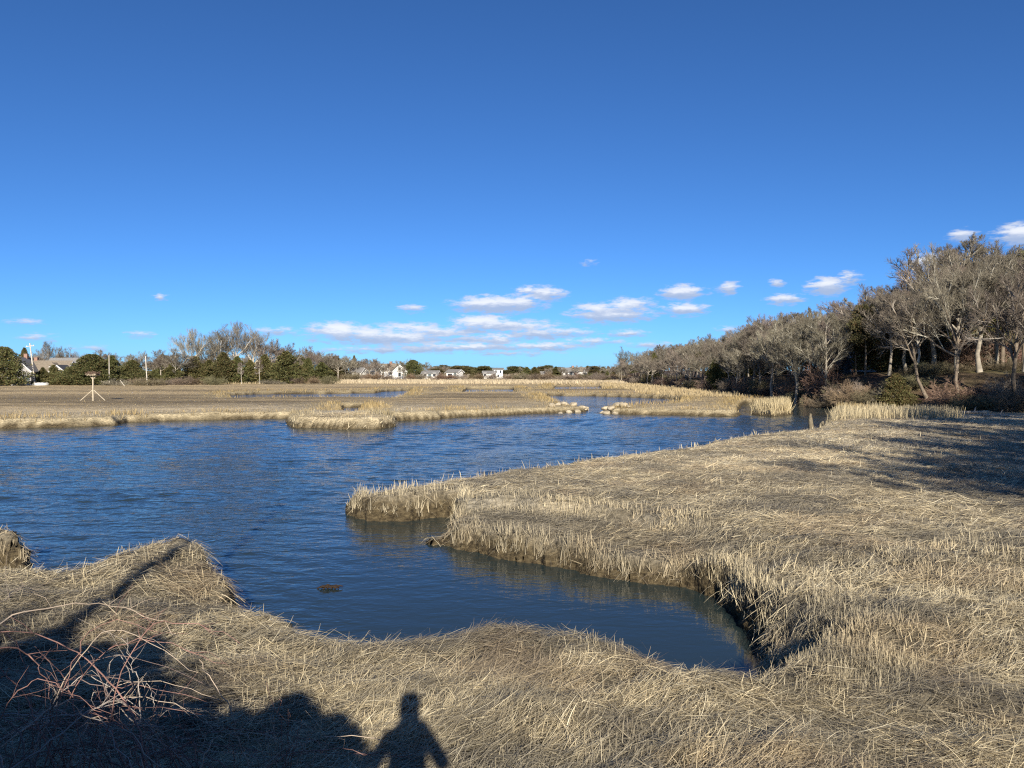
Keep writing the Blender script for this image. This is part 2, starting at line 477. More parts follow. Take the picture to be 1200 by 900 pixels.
water = obj('creek_water', me, m)
tag(water, kind='structure', label='wind rippled blue water of the tidal creek', cat='water')

# ------------------------------------------------------------------ sky with clouds
w = bpy.data.worlds.new('World'); S.world = w; w.use_nodes = True
nt = w.node_tree; nt.nodes.clear()
out = N(nt, 'ShaderNodeOutputWorld'); bg = N(nt, 'ShaderNodeBackground'); bg.inputs['Strength'].default_value = .062
nt.links.new(bg.outputs[0], out.inputs[0])
sky = N(nt, 'ShaderNodeTexSky'); sky.sky_type = 'NISHITA'; sky.sun_disc = False
sky.sun_elevation = rad(SUN_EL); sky.sun_rotation = rad(SUN_AZ); sky.altitude = 0
sky.air_density = .6; sky.dust_density = .25; sky.ozone_density = 6.0
CL = [(583, 357, 50, 8.5, 1), (560, 358, 24, 7, 1), (612, 356, 22, 7, 1), (636, 345, 26, 7, .95), (618, 341, 14, 5, .8), (565, 377, 34, 7, .95), (590, 382, 50, 5.5, .9), (620, 383, 40, 7, .7),
      (715, 369, 46, 8, 1), (738, 357, 26, 6.5, .9), (700, 361, 30, 5, .75), (800, 343, 26, 7, .95), (802, 363, 29, 6, .9), (852, 338, 14, 6, .7), (920, 351, 22, 5, .85),
      (968, 336, 23, 8, 1), (995, 326, 13, 6, .7), (1086, 307, 21, 7, .95), (1125, 276, 18, 5, .75), (1194, 275, 30, 9, 1), (394, 386, 34, 7, 1), (430, 390, 40, 7, .75),
      (468, 396, 70, 7.5, .85), (440, 398, 70, 6, .75), (420, 393, 60, 5, .8), (510, 390, 28, 5.5, .95), (480, 384, 46, 5, .7), (545, 388, 40, 7, .7), (583, 399, 16, 5.5, 1), (630, 392, 26, 6, .9), (660, 390, 40, 4.5, .7),
      (600, 392, 30, 4.5, .7), (560, 407, 80, 4.2, .8), (500, 408, 70, 5, .75), (640, 406, 48, 4.5, .75), (440, 410, 60, 3.6, .6), (600, 414, 60, 3, .5), (560, 398, 60, 4, .7), (690, 400, 40, 3.5, .6), (735, 391, 22, 4, .7), (30, 378, 26, 3.4, .42), (45, 396, 24, 4.4, .48),
      (165, 392, 17, 4, .5), (189, 349, 8, 3.4, .6), (483, 362, 16, 4, .62), (690, 308, 11, 3.4, .4), (325, 388, 26, 4.5, .6), (760, 404, 30, 3.6, .5), (850, 386, 14, 3.4, .5), (909, 332, 10, 3.6, .6),
      (105, 408, 30, 3.4, .35), (280, 405, 30, 3.4, .35)]
tc = N(nt, 'ShaderNodeTexCoord')
sp = N(nt, 'ShaderNodeSeparateXYZ'); nt.links.new(tc.outputs['Generated'], sp.inputs[0])
def M(op, a, b=None, c=None, clamp=False):
    n = nt.nodes.new('ShaderNodeMath'); n.operation = op; n.use_clamp = clamp
    for i, v in enumerate((a, b, c)):
        if v is None: continue
        if isinstance(v, (int, float)): n.inputs[i].default_value = v
        else: nt.links.new(v, n.inputs[i])
    return n.outputs[0]
def VM(op, a, b=None):
    n = nt.nodes.new('ShaderNodeVectorMath'); n.operation = op
    for i, v in enumerate((a, b)):
        if v is None: continue
        if isinstance(v, tuple): n.inputs[i].default_value = v
        else: nt.links.new(v, n.inputs[i])
    return n
az = M('ARCTAN2', sp.outputs['X'], sp.outputs['Y']); el = M('ARCSINE', sp.outputs['Z'])
cb = N(nt, 'ShaderNodeCombineXYZ'); nt.links.new(az, cb.inputs[0]); nt.links.new(el, cb.inputs[1])
# bearing / height noise that ruffles the outlines
sc = VM('MULTIPLY', cb.outputs[0], (52.0, 175.0, 1.0))
nz = N(nt, 'ShaderNodeTexNoise', i_Scale=1.0, i_Detail=6.0, i_Roughness=.62); nt.links.new(sc.outputs[0], nz.inputs['Vector'])
wz = N(nt, 'ShaderNodeTexNoise', i_Scale=1.7, i_Detail=3.0); nt.links.new(sc.outputs[0], wz.inputs['Vector'])
wv = VM('SUBTRACT', wz.outputs['Color'], (.5, .5, .5)); wv2 = VM('MULTIPLY', wv.outputs[0], (.020, .005, 0))
P_ = VM('ADD', cb.outputs[0], wv2.outputs[0]).outputs[0]
mxv = None; vs = None; ws = None
for px, py, hw, hh, dens in CL:
    A = math.atan((px - 600) / F); E = math.atan((HOR - py) / F * math.cos(A))
    q = VM('MULTIPLY', VM('SUBTRACT', P_, (A, E, 0)).outputs[0], (F / (hw * 1.15) * math.cos(A) ** -2, F / (hh * 1.45), 0)).outputs[0]
    ln = VM('LENGTH', q).outputs['Value']
    mk = M('MULTIPLY_ADD', ln, -.8 * dens, dens, True)
    qs = N(nt, 'ShaderNodeSeparateXYZ'); nt.links.new(q, qs.inputs[0])
    vv = M('MULTIPLY', qs.outputs['Y'], mk)
    mxv = mk if mxv is None else M('MAXIMUM', mxv, mk)
    vs = vv if vs is None else M('ADD', vs, vv)
    ws = mk if ws is None else M('ADD', ws, mk)
rel = M('DIVIDE', vs, M('ADD', ws, .001))                # -1 base .. 1 top of its cloud
den = M('ADD', mxv, M('MULTIPLY_ADD', nz.outputs[0], 1.7, -.79))
mr = N(nt, 'ShaderNodeMapRange', interpolation_type='SMOOTHSTEP', i_1=.10, i_2=.70); nt.links.new(den, mr.inputs[0])
gate = N(nt, 'ShaderNodeMapRange', interpolation_type='SMOOTHSTEP', i_1=.02, i_2=.2); nt.links.new(mxv, gate.inputs[0])
cov = M('MULTIPLY', mr.outputs[0], gate.outputs[0], None, True)
lit = N(nt, 'ShaderNodeMapRange', interpolation_type='SMOOTHSTEP', i_1=-.42, i_2=.32)
nt.links.new(M('ADD', rel, M('MULTIPLY_ADD', nz.outputs[0], .9, -.47)), lit.inputs[0])
litd = M('MULTIPLY', lit.outputs[0], M('MULTIPLY_ADD', mxv, .9, .35, True))
cc = ramp(nt, [(0, (3.9, 4.9, 7.0)), (.5, (5.6, 6.3, 7.9)), (1, (8.8, 9.1, 9.7))])  # sunlit tops and shaded grey bases baked into the cloud colour
nt.links.new(litd, cc.inputs[0])
hs = N(nt, 'ShaderNodeMix', data_type='RGBA', blend_type='MULTIPLY'); hs.inputs[0].default_value = 1; hs.inputs[7].default_value = (.68, 1.01, 1.24, 1)
nt.links.new(sky.outputs[0], hs.inputs[6])
mixc = N(nt, 'ShaderNodeMix', data_type='RGBA')
nt.links.new(M('MULTIPLY', cov, .93), mixc.inputs[0]); nt.links.new(hs.outputs[2], mixc.inputs[6]); nt.links.new(cc.outputs[0], mixc.inputs[7])
nt.links.new(mixc.outputs[2], bg.inputs[0])
w.cycles.sampling_method = 'MANUAL'; w.cycles.sample_map_resolution = 512

# ------------------------------------------------------------------ sun, camera
sd = bpy.data.lights.new('sun', 'SUN'); sd.energy = 5.0; sd.angle = rad(.53); sd.color = (1, .925, .79)
so = bpy.data.objects.new('sun', sd); COL.objects.link(so); so.location = (10, -60, 40)
e_, a_ = rad(SUN_EL), rad(SUN_AZ)
to_sun = Vector((math.sin(a_) * math.cos(e_), math.cos(a_) * math.cos(e_), math.sin(e_)))
so.rotation_euler = (-to_sun).to_track_quat('-Z', 'Y').to_euler()
cd = bpy.data.cameras.new('camera'); cam = bpy.data.objects.new('camera', cd); COL.objects.link(cam)
cd.sensor_width = 36; cd.lens = 27; cd.clip_end = 20000; cd.clip_start = .05
cam.location = (0, 0, EYE); cam.rotation_euler = (rad(90) - math.atan((450 - HOR) / F), 0, 0)
S.camera = cam
S.view_settings.view_transform = 'Standard'; S.view_settings.look = 'None'; S.view_settings.exposure = 0.78; S.view_settings.gamma = 1
S.cycles.max_bounces = 6; S.cycles.diffuse_bounces = 3; S.cycles.glossy_bounces = 3; S.cycles.transparent_max_bounces = 6
S.cycles.use_denoising = False; S.cycles.filter_width = 1.2
# ------------------------------------------------------------------ dead marsh grass
STRAW = np.array([[.72, .615, .41], [.63, .53, .34], [.51, .42, .27], [.41, .34, .225], [.28, .235, .16], [.14, .112, .075], [.78, .69, .49]])


def bend_field(x, y):
    """way the thatch is combed (radians from +X)"""
    a = .25 + .75 * fbm(x / 3.3, y / 2.6, 111, 3) + .55 * fbm(x / .9, y / .9, 115, 2)
    return a


def blades(name, x, y, z, L, lean, az, wd, col, curl=.35, K=4, drape=None):
    """dead blades as narrow curved strips: lean 0 = upright, pi/2 = lying"""
    n = len(x)
    t = np.linspace(0, 1, K)[None, :]
    cu = curl * rng.normal(size=n)
    ang = lean[:, None] + cu[:, None] * (t - .3)             # lean along the blade
    ang = np.minimum(ang, 1.62)
    ds = L[:, None] / (K - 1)
    dh = np.concatenate([np.zeros((n, 1)), np.cumsum(np.sin(ang[:, :-1]) * ds, 1)], 1)
    dz = np.concatenate([np.zeros((n, 1)), np.cumsum(np.cos(ang[:, :-1]) * ds, 1)], 1)
    tw = az[:, None] + (rng.normal(size=n) * .25)[:, None] * t
    P = np.stack([x[:, None] + np.cos(tw) * dh, y[:, None] + np.sin(tw) * dh, z[:, None] + dz], -1)
    if drape is not None:                                    # lie along the ground and sag over the bank's lip
        ht = height(P[:, -1, 0], P[:, -1, 1])
        P[:, :, 2] += np.clip(ht - drape, -.65 * L, .5 * L)[:, None] * t ** 1.4
    sa = az + np.pi / 2 + rng.normal(size=n) * .5 + np.where(lean < .7, rng.uniform(0, 3.14, n), 0)
    side = np.stack([np.cos(sa), np.sin(sa), rng.normal(size=n) * .25], -1)
    side /= np.linalg.norm(side, axis=1, keepdims=True)
    prof = np.interp(t, [0, .5, 1], [1, .9, .35])
    V, Q = ribbons(P, .5 * wd[:, None] * prof, side)
    me = new_mesh(name, V, Q)
    col_attr(me, np.repeat(col, K * 2, 0))
    o = obj(name, me, MGRASS)
    return o


def pick(x, y, n, gold=0.0):
    ru = .3 * sm((fbm(x / 1.6, y / 1.2, 167, 3) - .1) / .3)[:, None]
    gr = np.maximum(sm((fbm(x / 2.4, y / 1.5, 161, 4) - .06) / .25), .8 * sm((fbm(x / 1.0, y / .5, 163, 3) - .15) / .2))[:, None]
    f = np.clip(.45 + .55 * fbm(x / 1.9, y / 1.4, 121, 3) + rng.normal(size=n) * .27 + .25 * fbm(x / 9, y / 5, 81, 4), 0, .999)
    c = STRAW[(f * 6).astype(int)]
    pale = rng.uniform(size=n) < .07
    c = np.where(pale[:, None], STRAW[6], c)
    c = c * (1 - .72 * gr) + .72 * gr * np.array([.19, .17, .135])
    c = c * (1 - ru) + ru * np.array([.44, .31, .18])
    return c * rng.uniform(.7, 1.15, (n, 1)) * (1 - gold) + gold * np.array([.62, .48, .26]) * rng.uniform(.75, 1.15, (n, 1))


MGRASS = attr_mat('dead_grass', rough=.62, spec=.25, trans=.18)


def sample(n, r0, r1_, half=42):
    lr = rng.uniform(math.log(r0), math.log(r1_), n); t = np.radians(rng.uniform(-half, half, n))
    r = np.exp(lr)
    return r * np.sin(t), r * np.cos(t)


def zone(px_pts, x, y, soft=.4, z=.85):
    return sm(sdf(poly([(a, b, z) for a, b in px_pts]), x.astype(np.float32), y.astype(np.float32)) / soft + .5)


# --- lying thatch near the camera
x, y = sample(680000, 5.2, 62)
s = land_sd(x, y)
k = (s > .06) & (wood_d(x, y) < -.3) & (y > 5.1)
hole = sm((fbm(x / .42, y / .30, 137, 3) - .10) / .3) * np.clip(26 / (np.hypot(x, y) + 1) - .6, 0, 1)
k &= rng.uniform(size=len(x)) > .93 * hole
x, y, s = x[k], y[k], s[k]
r = np.hypot(x, y); n = len(x)
L0 = sdf(LEDGE, x, y)
bare = sm((-1.25 - x) / .3) * sm((20.6 - y) / .3) * sm((y - 16.6) / .3) * sm((x + 3.4) / .2)     # low mud spur before the notch
front = np.exp(-(L0 / .35) ** 2) * (x > -3.5) * (x < 4.5) * (y > 15)           # face of the upper terrace
edge = sm(1 - (s - .15) / .55) * (y > 11.5) * np.where((y > 23.5) | (x < -9), .4, 1) * np.where((x < -2.4) & (y < 18) & (sdf(ISLANDS[0], x, y) < -.3), .22, 1) * (.5 + .7 * sm(.5 + 1.4 * fbm(x / .8, y / .8, 139, 3)))                                    # stalks along the far banks
st1 = zone([(885, 705), (950, 690), (1040, 715), (1090, 760), (1060, 815), (960, 830), (885, 800)], x, y)
st2 = zone([(1040, 655), (1130, 630), (1230, 640), (1230, 720), (1120, 725)], x, y)
st3 = 0
clump = sm((fbm(x / 1.1, y / 1.1, 131, 3) - .05) / .35)
up = np.clip(.9 * edge + .8 * front + (.5 * st1 + .28 * st2) * (.5 + clump) + st3 + .10 * clump * (r < 16) + .008, 0, .93) * (1 - bare)
isup = rng.uniform(size=n) < up
lean = np.where(isup, np.abs(rng.normal(.22, .34, n)), np.clip(rng.normal(1.46, .11, n) - .45 * (rng.uniform(size=n) < .06 * (r < 16)), .8, 1.58))
sc_ = np.maximum(1, r / 9)
L = np.where(isup, rng.uniform(.07, .21, n) + .10 * (edge > .3) * (fbm(x / .6, y / .6, 145, 2) > -.2), rng.uniform(.08, .34, n)) * sc_ ** .22
wd = rng.uniform(.0035, .0085, n) * sc_ ** .85
az = np.where(isup, rng.uniform(0, 6.28, n), bend_field(x, y) + rng.normal(size=n) * .5 + np.pi * (rng.uniform(size=n) < .35))
zb = height(x, y, s)
z = zb + np.where(isup, -.02, rng.uniform(-.01, .075, n) * np.clip(14 / r, .3, 1) * (1 + .8 * fbm(x / .5, y / .5, 133, 2)))
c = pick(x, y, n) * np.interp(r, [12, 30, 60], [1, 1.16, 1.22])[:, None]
c = np.where(isup[:, None], c * .55 + .45 * np.array([.53, .45, .30]), c)
lay = ~isup
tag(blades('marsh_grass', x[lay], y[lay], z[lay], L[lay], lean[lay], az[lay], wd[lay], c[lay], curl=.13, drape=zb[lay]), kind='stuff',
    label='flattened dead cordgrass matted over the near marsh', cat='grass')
# sheaves lying over the bank lip hang down towards the water
x2, y2, s2 = x[isup], y[isup], s[isup]
tag(blades('grass_stubble', x2, y2, z[isup], L[isup], lean[isup], az[isup], wd[isup] * 1.15, c[isup], curl=.25, K=3), kind='stuff',
    label='short upright straw stubble along the creek banks', cat='grass')

# --- taller pale grass on the far banks and flats
x, y = sample(230000, 44, 240)
s = land_sd(x, y)
r = np.hypot(x, y)
k = (s > .3) & (wood_d(x, y) < .5)
rimw = np.interp(r, [44, 58, 85, 240], [.6, 3.6, 3.5, 6.0])
tall = sm(1.3 - s / rimw) * (.35 + .65 * sm(.5 + 1.3 * fbm(x / 4.5, y / 3.0, 141, 3)))
k &= rng.uniform(size=len(x)) < np.clip(tall + .04 + .12 * sm(fbm(x / 14, y / 6, 143, 3) * 2), 0, 1)
k &= ~((x > -3) & (r < 58) & (s > .8) & (rng.uniform(size=len(x)) < .6))
x, y, s, r, tall = x[k], y[k], s[k], r[k], tall[k]
n = len(x)
hh = np.where((x > -3) & (r < 62), .12, .14 + .5 * tall) * np.interp(r, [44, 100, 240], [1, .85, 1.0])
L = hh * rng.uniform(.6, 1.15, n); lean = np.abs(rng.normal(.30, .28, n)); az = rng.uniform(0, 6.28, n)
wd = rng.uniform(.018, .035, n) * r / 60
c = pick(x, y, n) * (1 - .75 * tall[:, None]) + .75 * tall[:, None] * np.array([.46, .365, .195]) * rng.uniform(.6, 1.15, (n, 1))
dk = np.interp(r, [50, 57, 75, 110], [1, .84, .80, .72])[:, None] * np.where(tall[:, None] < .2, .8, 1)
tag(blades('bank_grass', x, y, height(x, y, s) - .02, L, lean, az, wd, c * dk * np.where(r[:, None] > 66, np.array([1.08, .99, .80]), 1), K=3), kind='stuff',
    label='golden winter grass fringing the far banks of the creek', cat='grass')


# --- reeds: the bed before the wood, the tuft in the creek, the strip along the far shore
def reeds(name, P, n, h, wd_, label, colr, leanm=.16):
    lo, hi = P.min(0), P.max(0)
    x = rng.uniform(lo[0], hi[0], n * 2); y = rng.uniform(lo[1], hi[1], n * 2)
    k = sdf(P, x.astype(np.float32), y.astype(np.float32)) + .5 * fbm(x / 2, y / 2, 151, 3) > .1
    x, y = x[k], y[k]; n = len(x)
    z = height(x, y); k = z > .02; x, y, z = x[k], y[k], z[k]; n = len(x)
    L = h * rng.uniform(.5, 1.1, n) * (.75 + .35 * fbm(x / 2.2, y / 2.2, 153, 3))
    c = np.array(colr) * rng.uniform(.65, 1.2, (n, 1))
    o = blades(name, x, y, z - .03, L, np.abs(rng.normal(leanm, .12, n)), rng.uniform(0, 6.28, n), rng.uniform(.6, 1.3, n) * wd_, c, curl=.3, K=3)
    tag(o, label, 'reeds', kind='stuff')

reeds('reed_bed', np.array([W(966, 495, .6), W(985, 497, .6), W(1040, 494, .75), W(1128, 492, .75), W(1120, 484, .75), (28.5, 69), (24, 70), W(968, 485, .5)]), 4200, 1.05, .035,
      'pale dry reeds standing in a row at the foot of the wooded bank', (.48, .40, .25))
reeds('reed_tuft', ISLANDS[1], 2600, 1.25, .045, 'round tuft of golden reeds between the spit and dark cove', (.49, .40, .235), .3)
reeds('far_reeds', np.array([(-66, 208), (-20, 203), (10, 200), (30, 196), (31, 216), (0, 222), (-66, 228)]), 9000, 1.05, .16,
      'pale straw coloured reed strip before the far houses', (.50, .41, .275))
reeds('shore_grass', np.array([(-150, 186), (-120, 188), (-70, 196), (-45, 212), (-48, 226), (-75, 210), (-150, 199)]), 6000, .8, .13,
      'low brown grass along the foot of the cedar shore', (.34, .27, .16))
reeds('shore_grass', np.array([(20, 108), (33, 104), (34, 125), (31, 185), (20, 205), (14, 190), (22, 150)]), 6000, .8, .10,
      'tan grass along the edge of the right hand wood', (.42, .33, .19))
# few long stalks standing out of the near bank
def stalk(pts, z0, L, label):
    for px, py in pts:
        x_, y_ = W(px, py, .9)
        zz = float(height(np.array([x_]), np.array([y_]))[0])
        P = np.array([[[x_, y_, zz - .03], [x_ + .01, y_, zz + L * .5], [x_ + .03 * random.uniform(-1, 1), y_, zz + L * random.uniform(.8, 1.1)]]])
        V, Q = tubes(P, np.array([[.006, .005, .003]]), 5)
        me = new_mesh('straw_stalk', V, Q); col_attr(me, np.tile([.6, .5, .32], (len(V), 1)))
        tag(obj('straw_stalk', me, MGRASS), label, 'stalk', 'single stalks on the near bank')
stalk([(570, 731), (598, 734), (694, 748), (741, 762), (781, 772), (809, 780)], .9, .22, 'single straw stalk standing on the near bank rim before the inlet')
stalk([(73, 664), (196, 632), (249, 640), (160, 637)], .9, .20, 'single straw stalk standing on the rim of the left foreground mound')
# ------------------------------------------------------------------ trees
BARK_PALE = simple('pale_bark', (.28, .245, .195), .85, .35, 3.0, .4)
BARK_DARK = simple('dark_bark', (.17, .135, .10), .9, .35, 3.0, .4)
BARK_WHITE = simple('bleached_wood', (.50, .45, .38), .8, .25, 4.0, .2)
TWIG = attr_mat('twigs', .85, .1, 0, .22)
LEAF = attr_mat('evergreen_sprays', .7, .2, .12, .18)


def pts_at(P, t):
    """points and tangents at fraction t (M,n) along each polyline (M,K,3)"""
    M_, K, _ = P.shape
    f = t * (K - 1); i = np.minimum(f.astype(int), K - 2); u = (f - i)[..., None]
    r_ = np.arange(M_)[:, None]
    A = P[r_, i]; B = P[r_, i + 1]
    T = B - A
    return A + T * u, T / (np.linalg.norm(T, axis=-1, keepdims=True) + 1e-9)


def grow(P, Lp, n, t0, t1, ang, ratio, K, up, wob, g, fall=.45):
    M_ = len(P)
    t = t0 + (t1 - t0) * (np.arange(n)[None, :] + g.uniform(0, 1, (M_, n))) / n
    A, T = pts_at(P, t)
    ph = g.uniform(0, 6.28, (M_, 1)) + np.arange(n)[None, :] * 2.4 + g.normal(size=(M_, n)) * .4
    ref = np.where(np.abs(T[..., 2:3]) < .9, np.array([0, 0, 1.]), np.array([1., 0, 0]))
    U = np.cross(T, ref); U /= np.linalg.norm(U, axis=-1, keepdims=True) + 1e-9
    B = np.cross(T, U)
    a = ang + g.normal(size=(M_, n)) * .16
    D = np.cos(a)[..., None] * T + np.sin(a)[..., None] * (np.cos(ph)[..., None] * U + np.sin(ph)[..., None] * B)
    L = Lp[:, None] * ratio * (1 - fall * (t - t0) / (t1 - t0 + 1e-6)) * g.uniform(.7, 1.25, (M_, n))
    D = D.reshape(-1, 3); L = L.ravel(); A = A.reshape(-1, 3)
    out = [A]; d = D
    for j in range(K - 1):
        d = d + np.array([0, 0, up]) + g.normal(size=d.shape) * wob
        d = d / np.linalg.norm(d, axis=1, keepdims=True)
        out.append(out[-1] + d * (L / (K - 1))[:, None])
    return np.stack(out, 1), L, t.ravel()


def tree_mesh(seed, kind):
    """a bare tree 10 units high -> trunk mesh, crown mesh, crown width"""
    g = np.random.default_rng(seed)
    if kind == 'oak':
        trunkH, n1, a1, r1, up1 = 3.2, 7, .85, .95, .10
        tk = [(0, 0, 0), (.1, .05, 1.0), (.05, .15, 2.1), (.2, .1, 3.2)]
    elif kind == 'vase':
        trunkH, n1, a1, r1, up1 = 3.4, 8, .48, 1.5, .05
        tk = [(0, 0, 0), (.05, 0, 1.1), (.0, .1, 2.2), (.1, .1, 3.4)]
    elif kind == 'lean':
        trunkH, n1, a1, r1, up1 = 4.0, 7, .75, .8, .14
        tk = [(0, 0, 0), (-.5, .1, 1.2), (-1.0, .15, 2.5), (-1.2, .2, 4.0)]
    elif kind == 'spar':
        trunkH, n1, a1, r1, up1 = 8.5, 13, .85, .26, .05
        tk = [(0, 0, 0), (.12, 0, 3), (0, .1, 6), (.15, 0, 8.5)]
    else:                                                   # tall wood tree with a leader
        trunkH, n1, a1, r1, up1 = 7.0, 12, .70, .50, .12
        tk = [(0, 0, 0), (.15, 0, 2.3), (-.05, .15, 4.6), (.2, 0, 7.0)]
    tk = np.array(tk, float); tk[1:, :2] += g.normal(size=(3, 2)) * .07
    K = 7
    T = np.stack([np.interp(np.linspace(0, 3, K), range(4), tk[:, i]) for i in range(3)], -1)[None]
    Lt = np.array([trunkH])
    t0 = {'oak': .62, 'vase': .55, 'lean': .5, 'spar': .35}.get(kind, .32)
    l1, L1, tt = grow(T, Lt, n1, t0, 1.0, a1, r1, 6, up1, .13, g, .25 if kind in ('oak', 'vase', 'lean') else .55)
    l2, L2, _ = grow(l1, L1, 7, .22, .98, .70, .55, 5, .10, .09, g)
    l3, L3, _ = grow(l2, L2, 7, .15, 1.0, .60, .55, 4, .15, .07, g)
    l4, L4, _ = grow(l3, L3, 6, .15, 1.0, .55, .62, 3, .15, .06, g)
    l5, L5, _ = grow(l4, L4, 3, .15, 1.0, .48, .95, 2, .08, .05, g, .2)
    # radii
    R0 = np.interp(np.linspace(0, 1, K), [0, .08, .5, 1], [.165, .118, .10, .075 if kind not in ('tall', 'spar') else .04])[None]
    if kind in ('spar',): R0 = R0 * .6
    b1 = np.interp(tt, [0, 1], [.085, .065]) * (1 if kind in ('oak', 'vase', 'lean') else .55)
    R1 = b1[:, None] * np.linspace(1, .35, 6)[None]
    R2 = np.full((len(l2), 1), .034) * np.linspace(1, .45, 5)[None]
    R3 = np.full((len(l3), 1), .0155) * np.linspace(1, .55, 4)[None]
    R4 = np.full((len(l4), 1), .0078) * np.linspace(1, .6, 3)[None]
    R5 = np.full((len(l5), 1), .0062) * np.linspace(1, .6, 2)[None]
    tr = joinm([tubes(T, R0, 8), tubes(l1, R1, 6)])
    cr = [tubes(l2, R2, 4), tubes(l3, R3, 3), tubes(l4, R4, 3), tubes(l5, R5, 3)]
    ztop = np.percentile(l5[:, :, 2], 99.7)
    k = 10.0 / ztop
    wid = (np.percentile(l5[:, :, 0], 98) - np.percentile(l5[:, :, 0], 2)) * k
    tints = []
    for (V, Q), cb, sp in zip(cr, [(.31, .28, .235), (.275, .24, .195), (.205, .175, .137), (.185, .155, .12)], [.2, .25, .3, .3]):
        nb = len(V)
        tints.append(np.array(cb) * (1 + sp * (vnoise(V[:, 0] * 1.2, V[:, 1] * 1.2 + V[:, 2] * 1.1, seed) * 2 - 1))[:, None])
    V, Q = joinm(cr)
    mt = new_mesh('trunk', tr[0] * k, tr[1], True)
    mc = new_mesh('crown', V * k, Q); col_attr(mc, np.concatenate(tints))
    mc.materials.append(TWIG)
    return mt, mc, wid


def evergreen_mesh(seed, kind):
    """crown of many leaf sprays 10 units high"""
    g = np.random.default_rng(seed)
    if kind == 'cedar':
        n = 8600
        h = g.beta(1.15, 1.5, n) * 9.6 + .25
        env = np.interp(h, [0, 1.2, 3, 6, 8.5, 10], [2.0, 2.6, 2.5, 1.7, .75, .1])
        base = (.125, .125, .048)
    elif kind == 'spread':
        n = 10500
        h = g.beta(1.3, 1.4, n) * 9.5 + .2
        env = np.interp(h, [0, 1.5, 4, 7, 9, 10], [4.4, 5.0, 4.0, 2.3, 1.0, .2])
        base = (.115, .118, .046)
    else:                                                    # pine: clouds of needles high on bare limbs
        n = 7500
        cl = np.stack([g.normal(size=26) * 1.5, g.normal(size=26) * 1.5, g.uniform(4.2, 9.3, 26)], -1)
        cl[:, :2] *= np.interp(cl[:, 2], [4, 7, 9.3], [1.3, 1.1, .4])[:, None]
        c = cl[g.integers(0, 26, n)]
        P = c + g.normal(size=(n, 3)) * np.array([.55, .55, .34])
        base = (.10, .098, .042)
    if kind != 'pine':
        a = g.uniform(0, 6.283, n)
        lump = 1 + .6 * (vnoise(a * 1.9 + 3, h * .75, seed) * 2 - 1) + .3 * (vnoise(a * 5, h * 2.1, seed + 3) * 2 - 1)
        q = np.sqrt(g.uniform(.16, 1.0, n)) * env * lump
        P = np.stack([np.cos(a) * q, np.sin(a) * q, h], -1)
    out = P * np.array([1, 1, .0]); out /= np.linalg.norm(out, axis=1, keepdims=True) + 1e-6
    D = out * .8 + np.array([0, 0, .55]) + g.normal(size=(n, 3)) * .45
    D /= np.linalg.norm(D, axis=1, keepdims=True)
    Vs = []; Qs = []; C = []; nn = 0
    for j in range(3):
        d = D + g.normal(size=(n, 3)) * .45; d /= np.linalg.norm(d, axis=1, keepdims=True)
        sd_ = np.cross(d, g.normal(size=(n, 3))); sd_ /= np.linalg.norm(sd_, axis=1, keepdims=True)
        L = g.uniform(.18, .46, n)[:, None]; wv = g.uniform(.04, .10, n)[:, None]
        V = np.stack([P, P + d * L * .5 + sd_ * wv, P + d * L, P + d * L * .5 - sd_ * wv], 1).reshape(-1, 3)
        Vs.append(V); Qs.append(np.arange(n * 4).reshape(n, 4) + nn); nn += n * 4
        f = g.uniform(.65, 1.35, n)[:, None] * np.array(base)
        br = (g.uniform(size=n) < .18)[:, None]
        f = np.where(br, np.array([.19, .135, .06]) * g.uniform(.7, 1.2, (n, 1)), f)
        C.append(np.repeat(f, 4, 0))
    mc = new_mesh('crown', np.concatenate(Vs), np.concatenate(Qs)); col_attr(mc, np.concatenate(C)); mc.materials.append(LEAF)
    T = np.array([[(0, 0, 0), (.08, 0, 3), (0, .1, 6), (.05, 0, 9.0)]], float)
    parts = [tubes(T, np.array([[.22, .17, .12, .04]]), 7)]
    l1, L1, _ = grow(T, np.array([9.0]), 12, .3 if kind == 'pine' else .1, .95, 1.1, .2, 4, .05, .1, g)
    parts.append(tubes(l1, np.full((len(l1), 1), .05) * np.linspace(1, .4, 4)[None], 5))
    mt = new_mesh('trunk', *joinm(parts), True); mt.materials.append(BARK_DARK)
    wid = {'cedar': 5.0, 'spread': 9.0, 'pine': 5.6}[kind]
    return mt, mc, wid


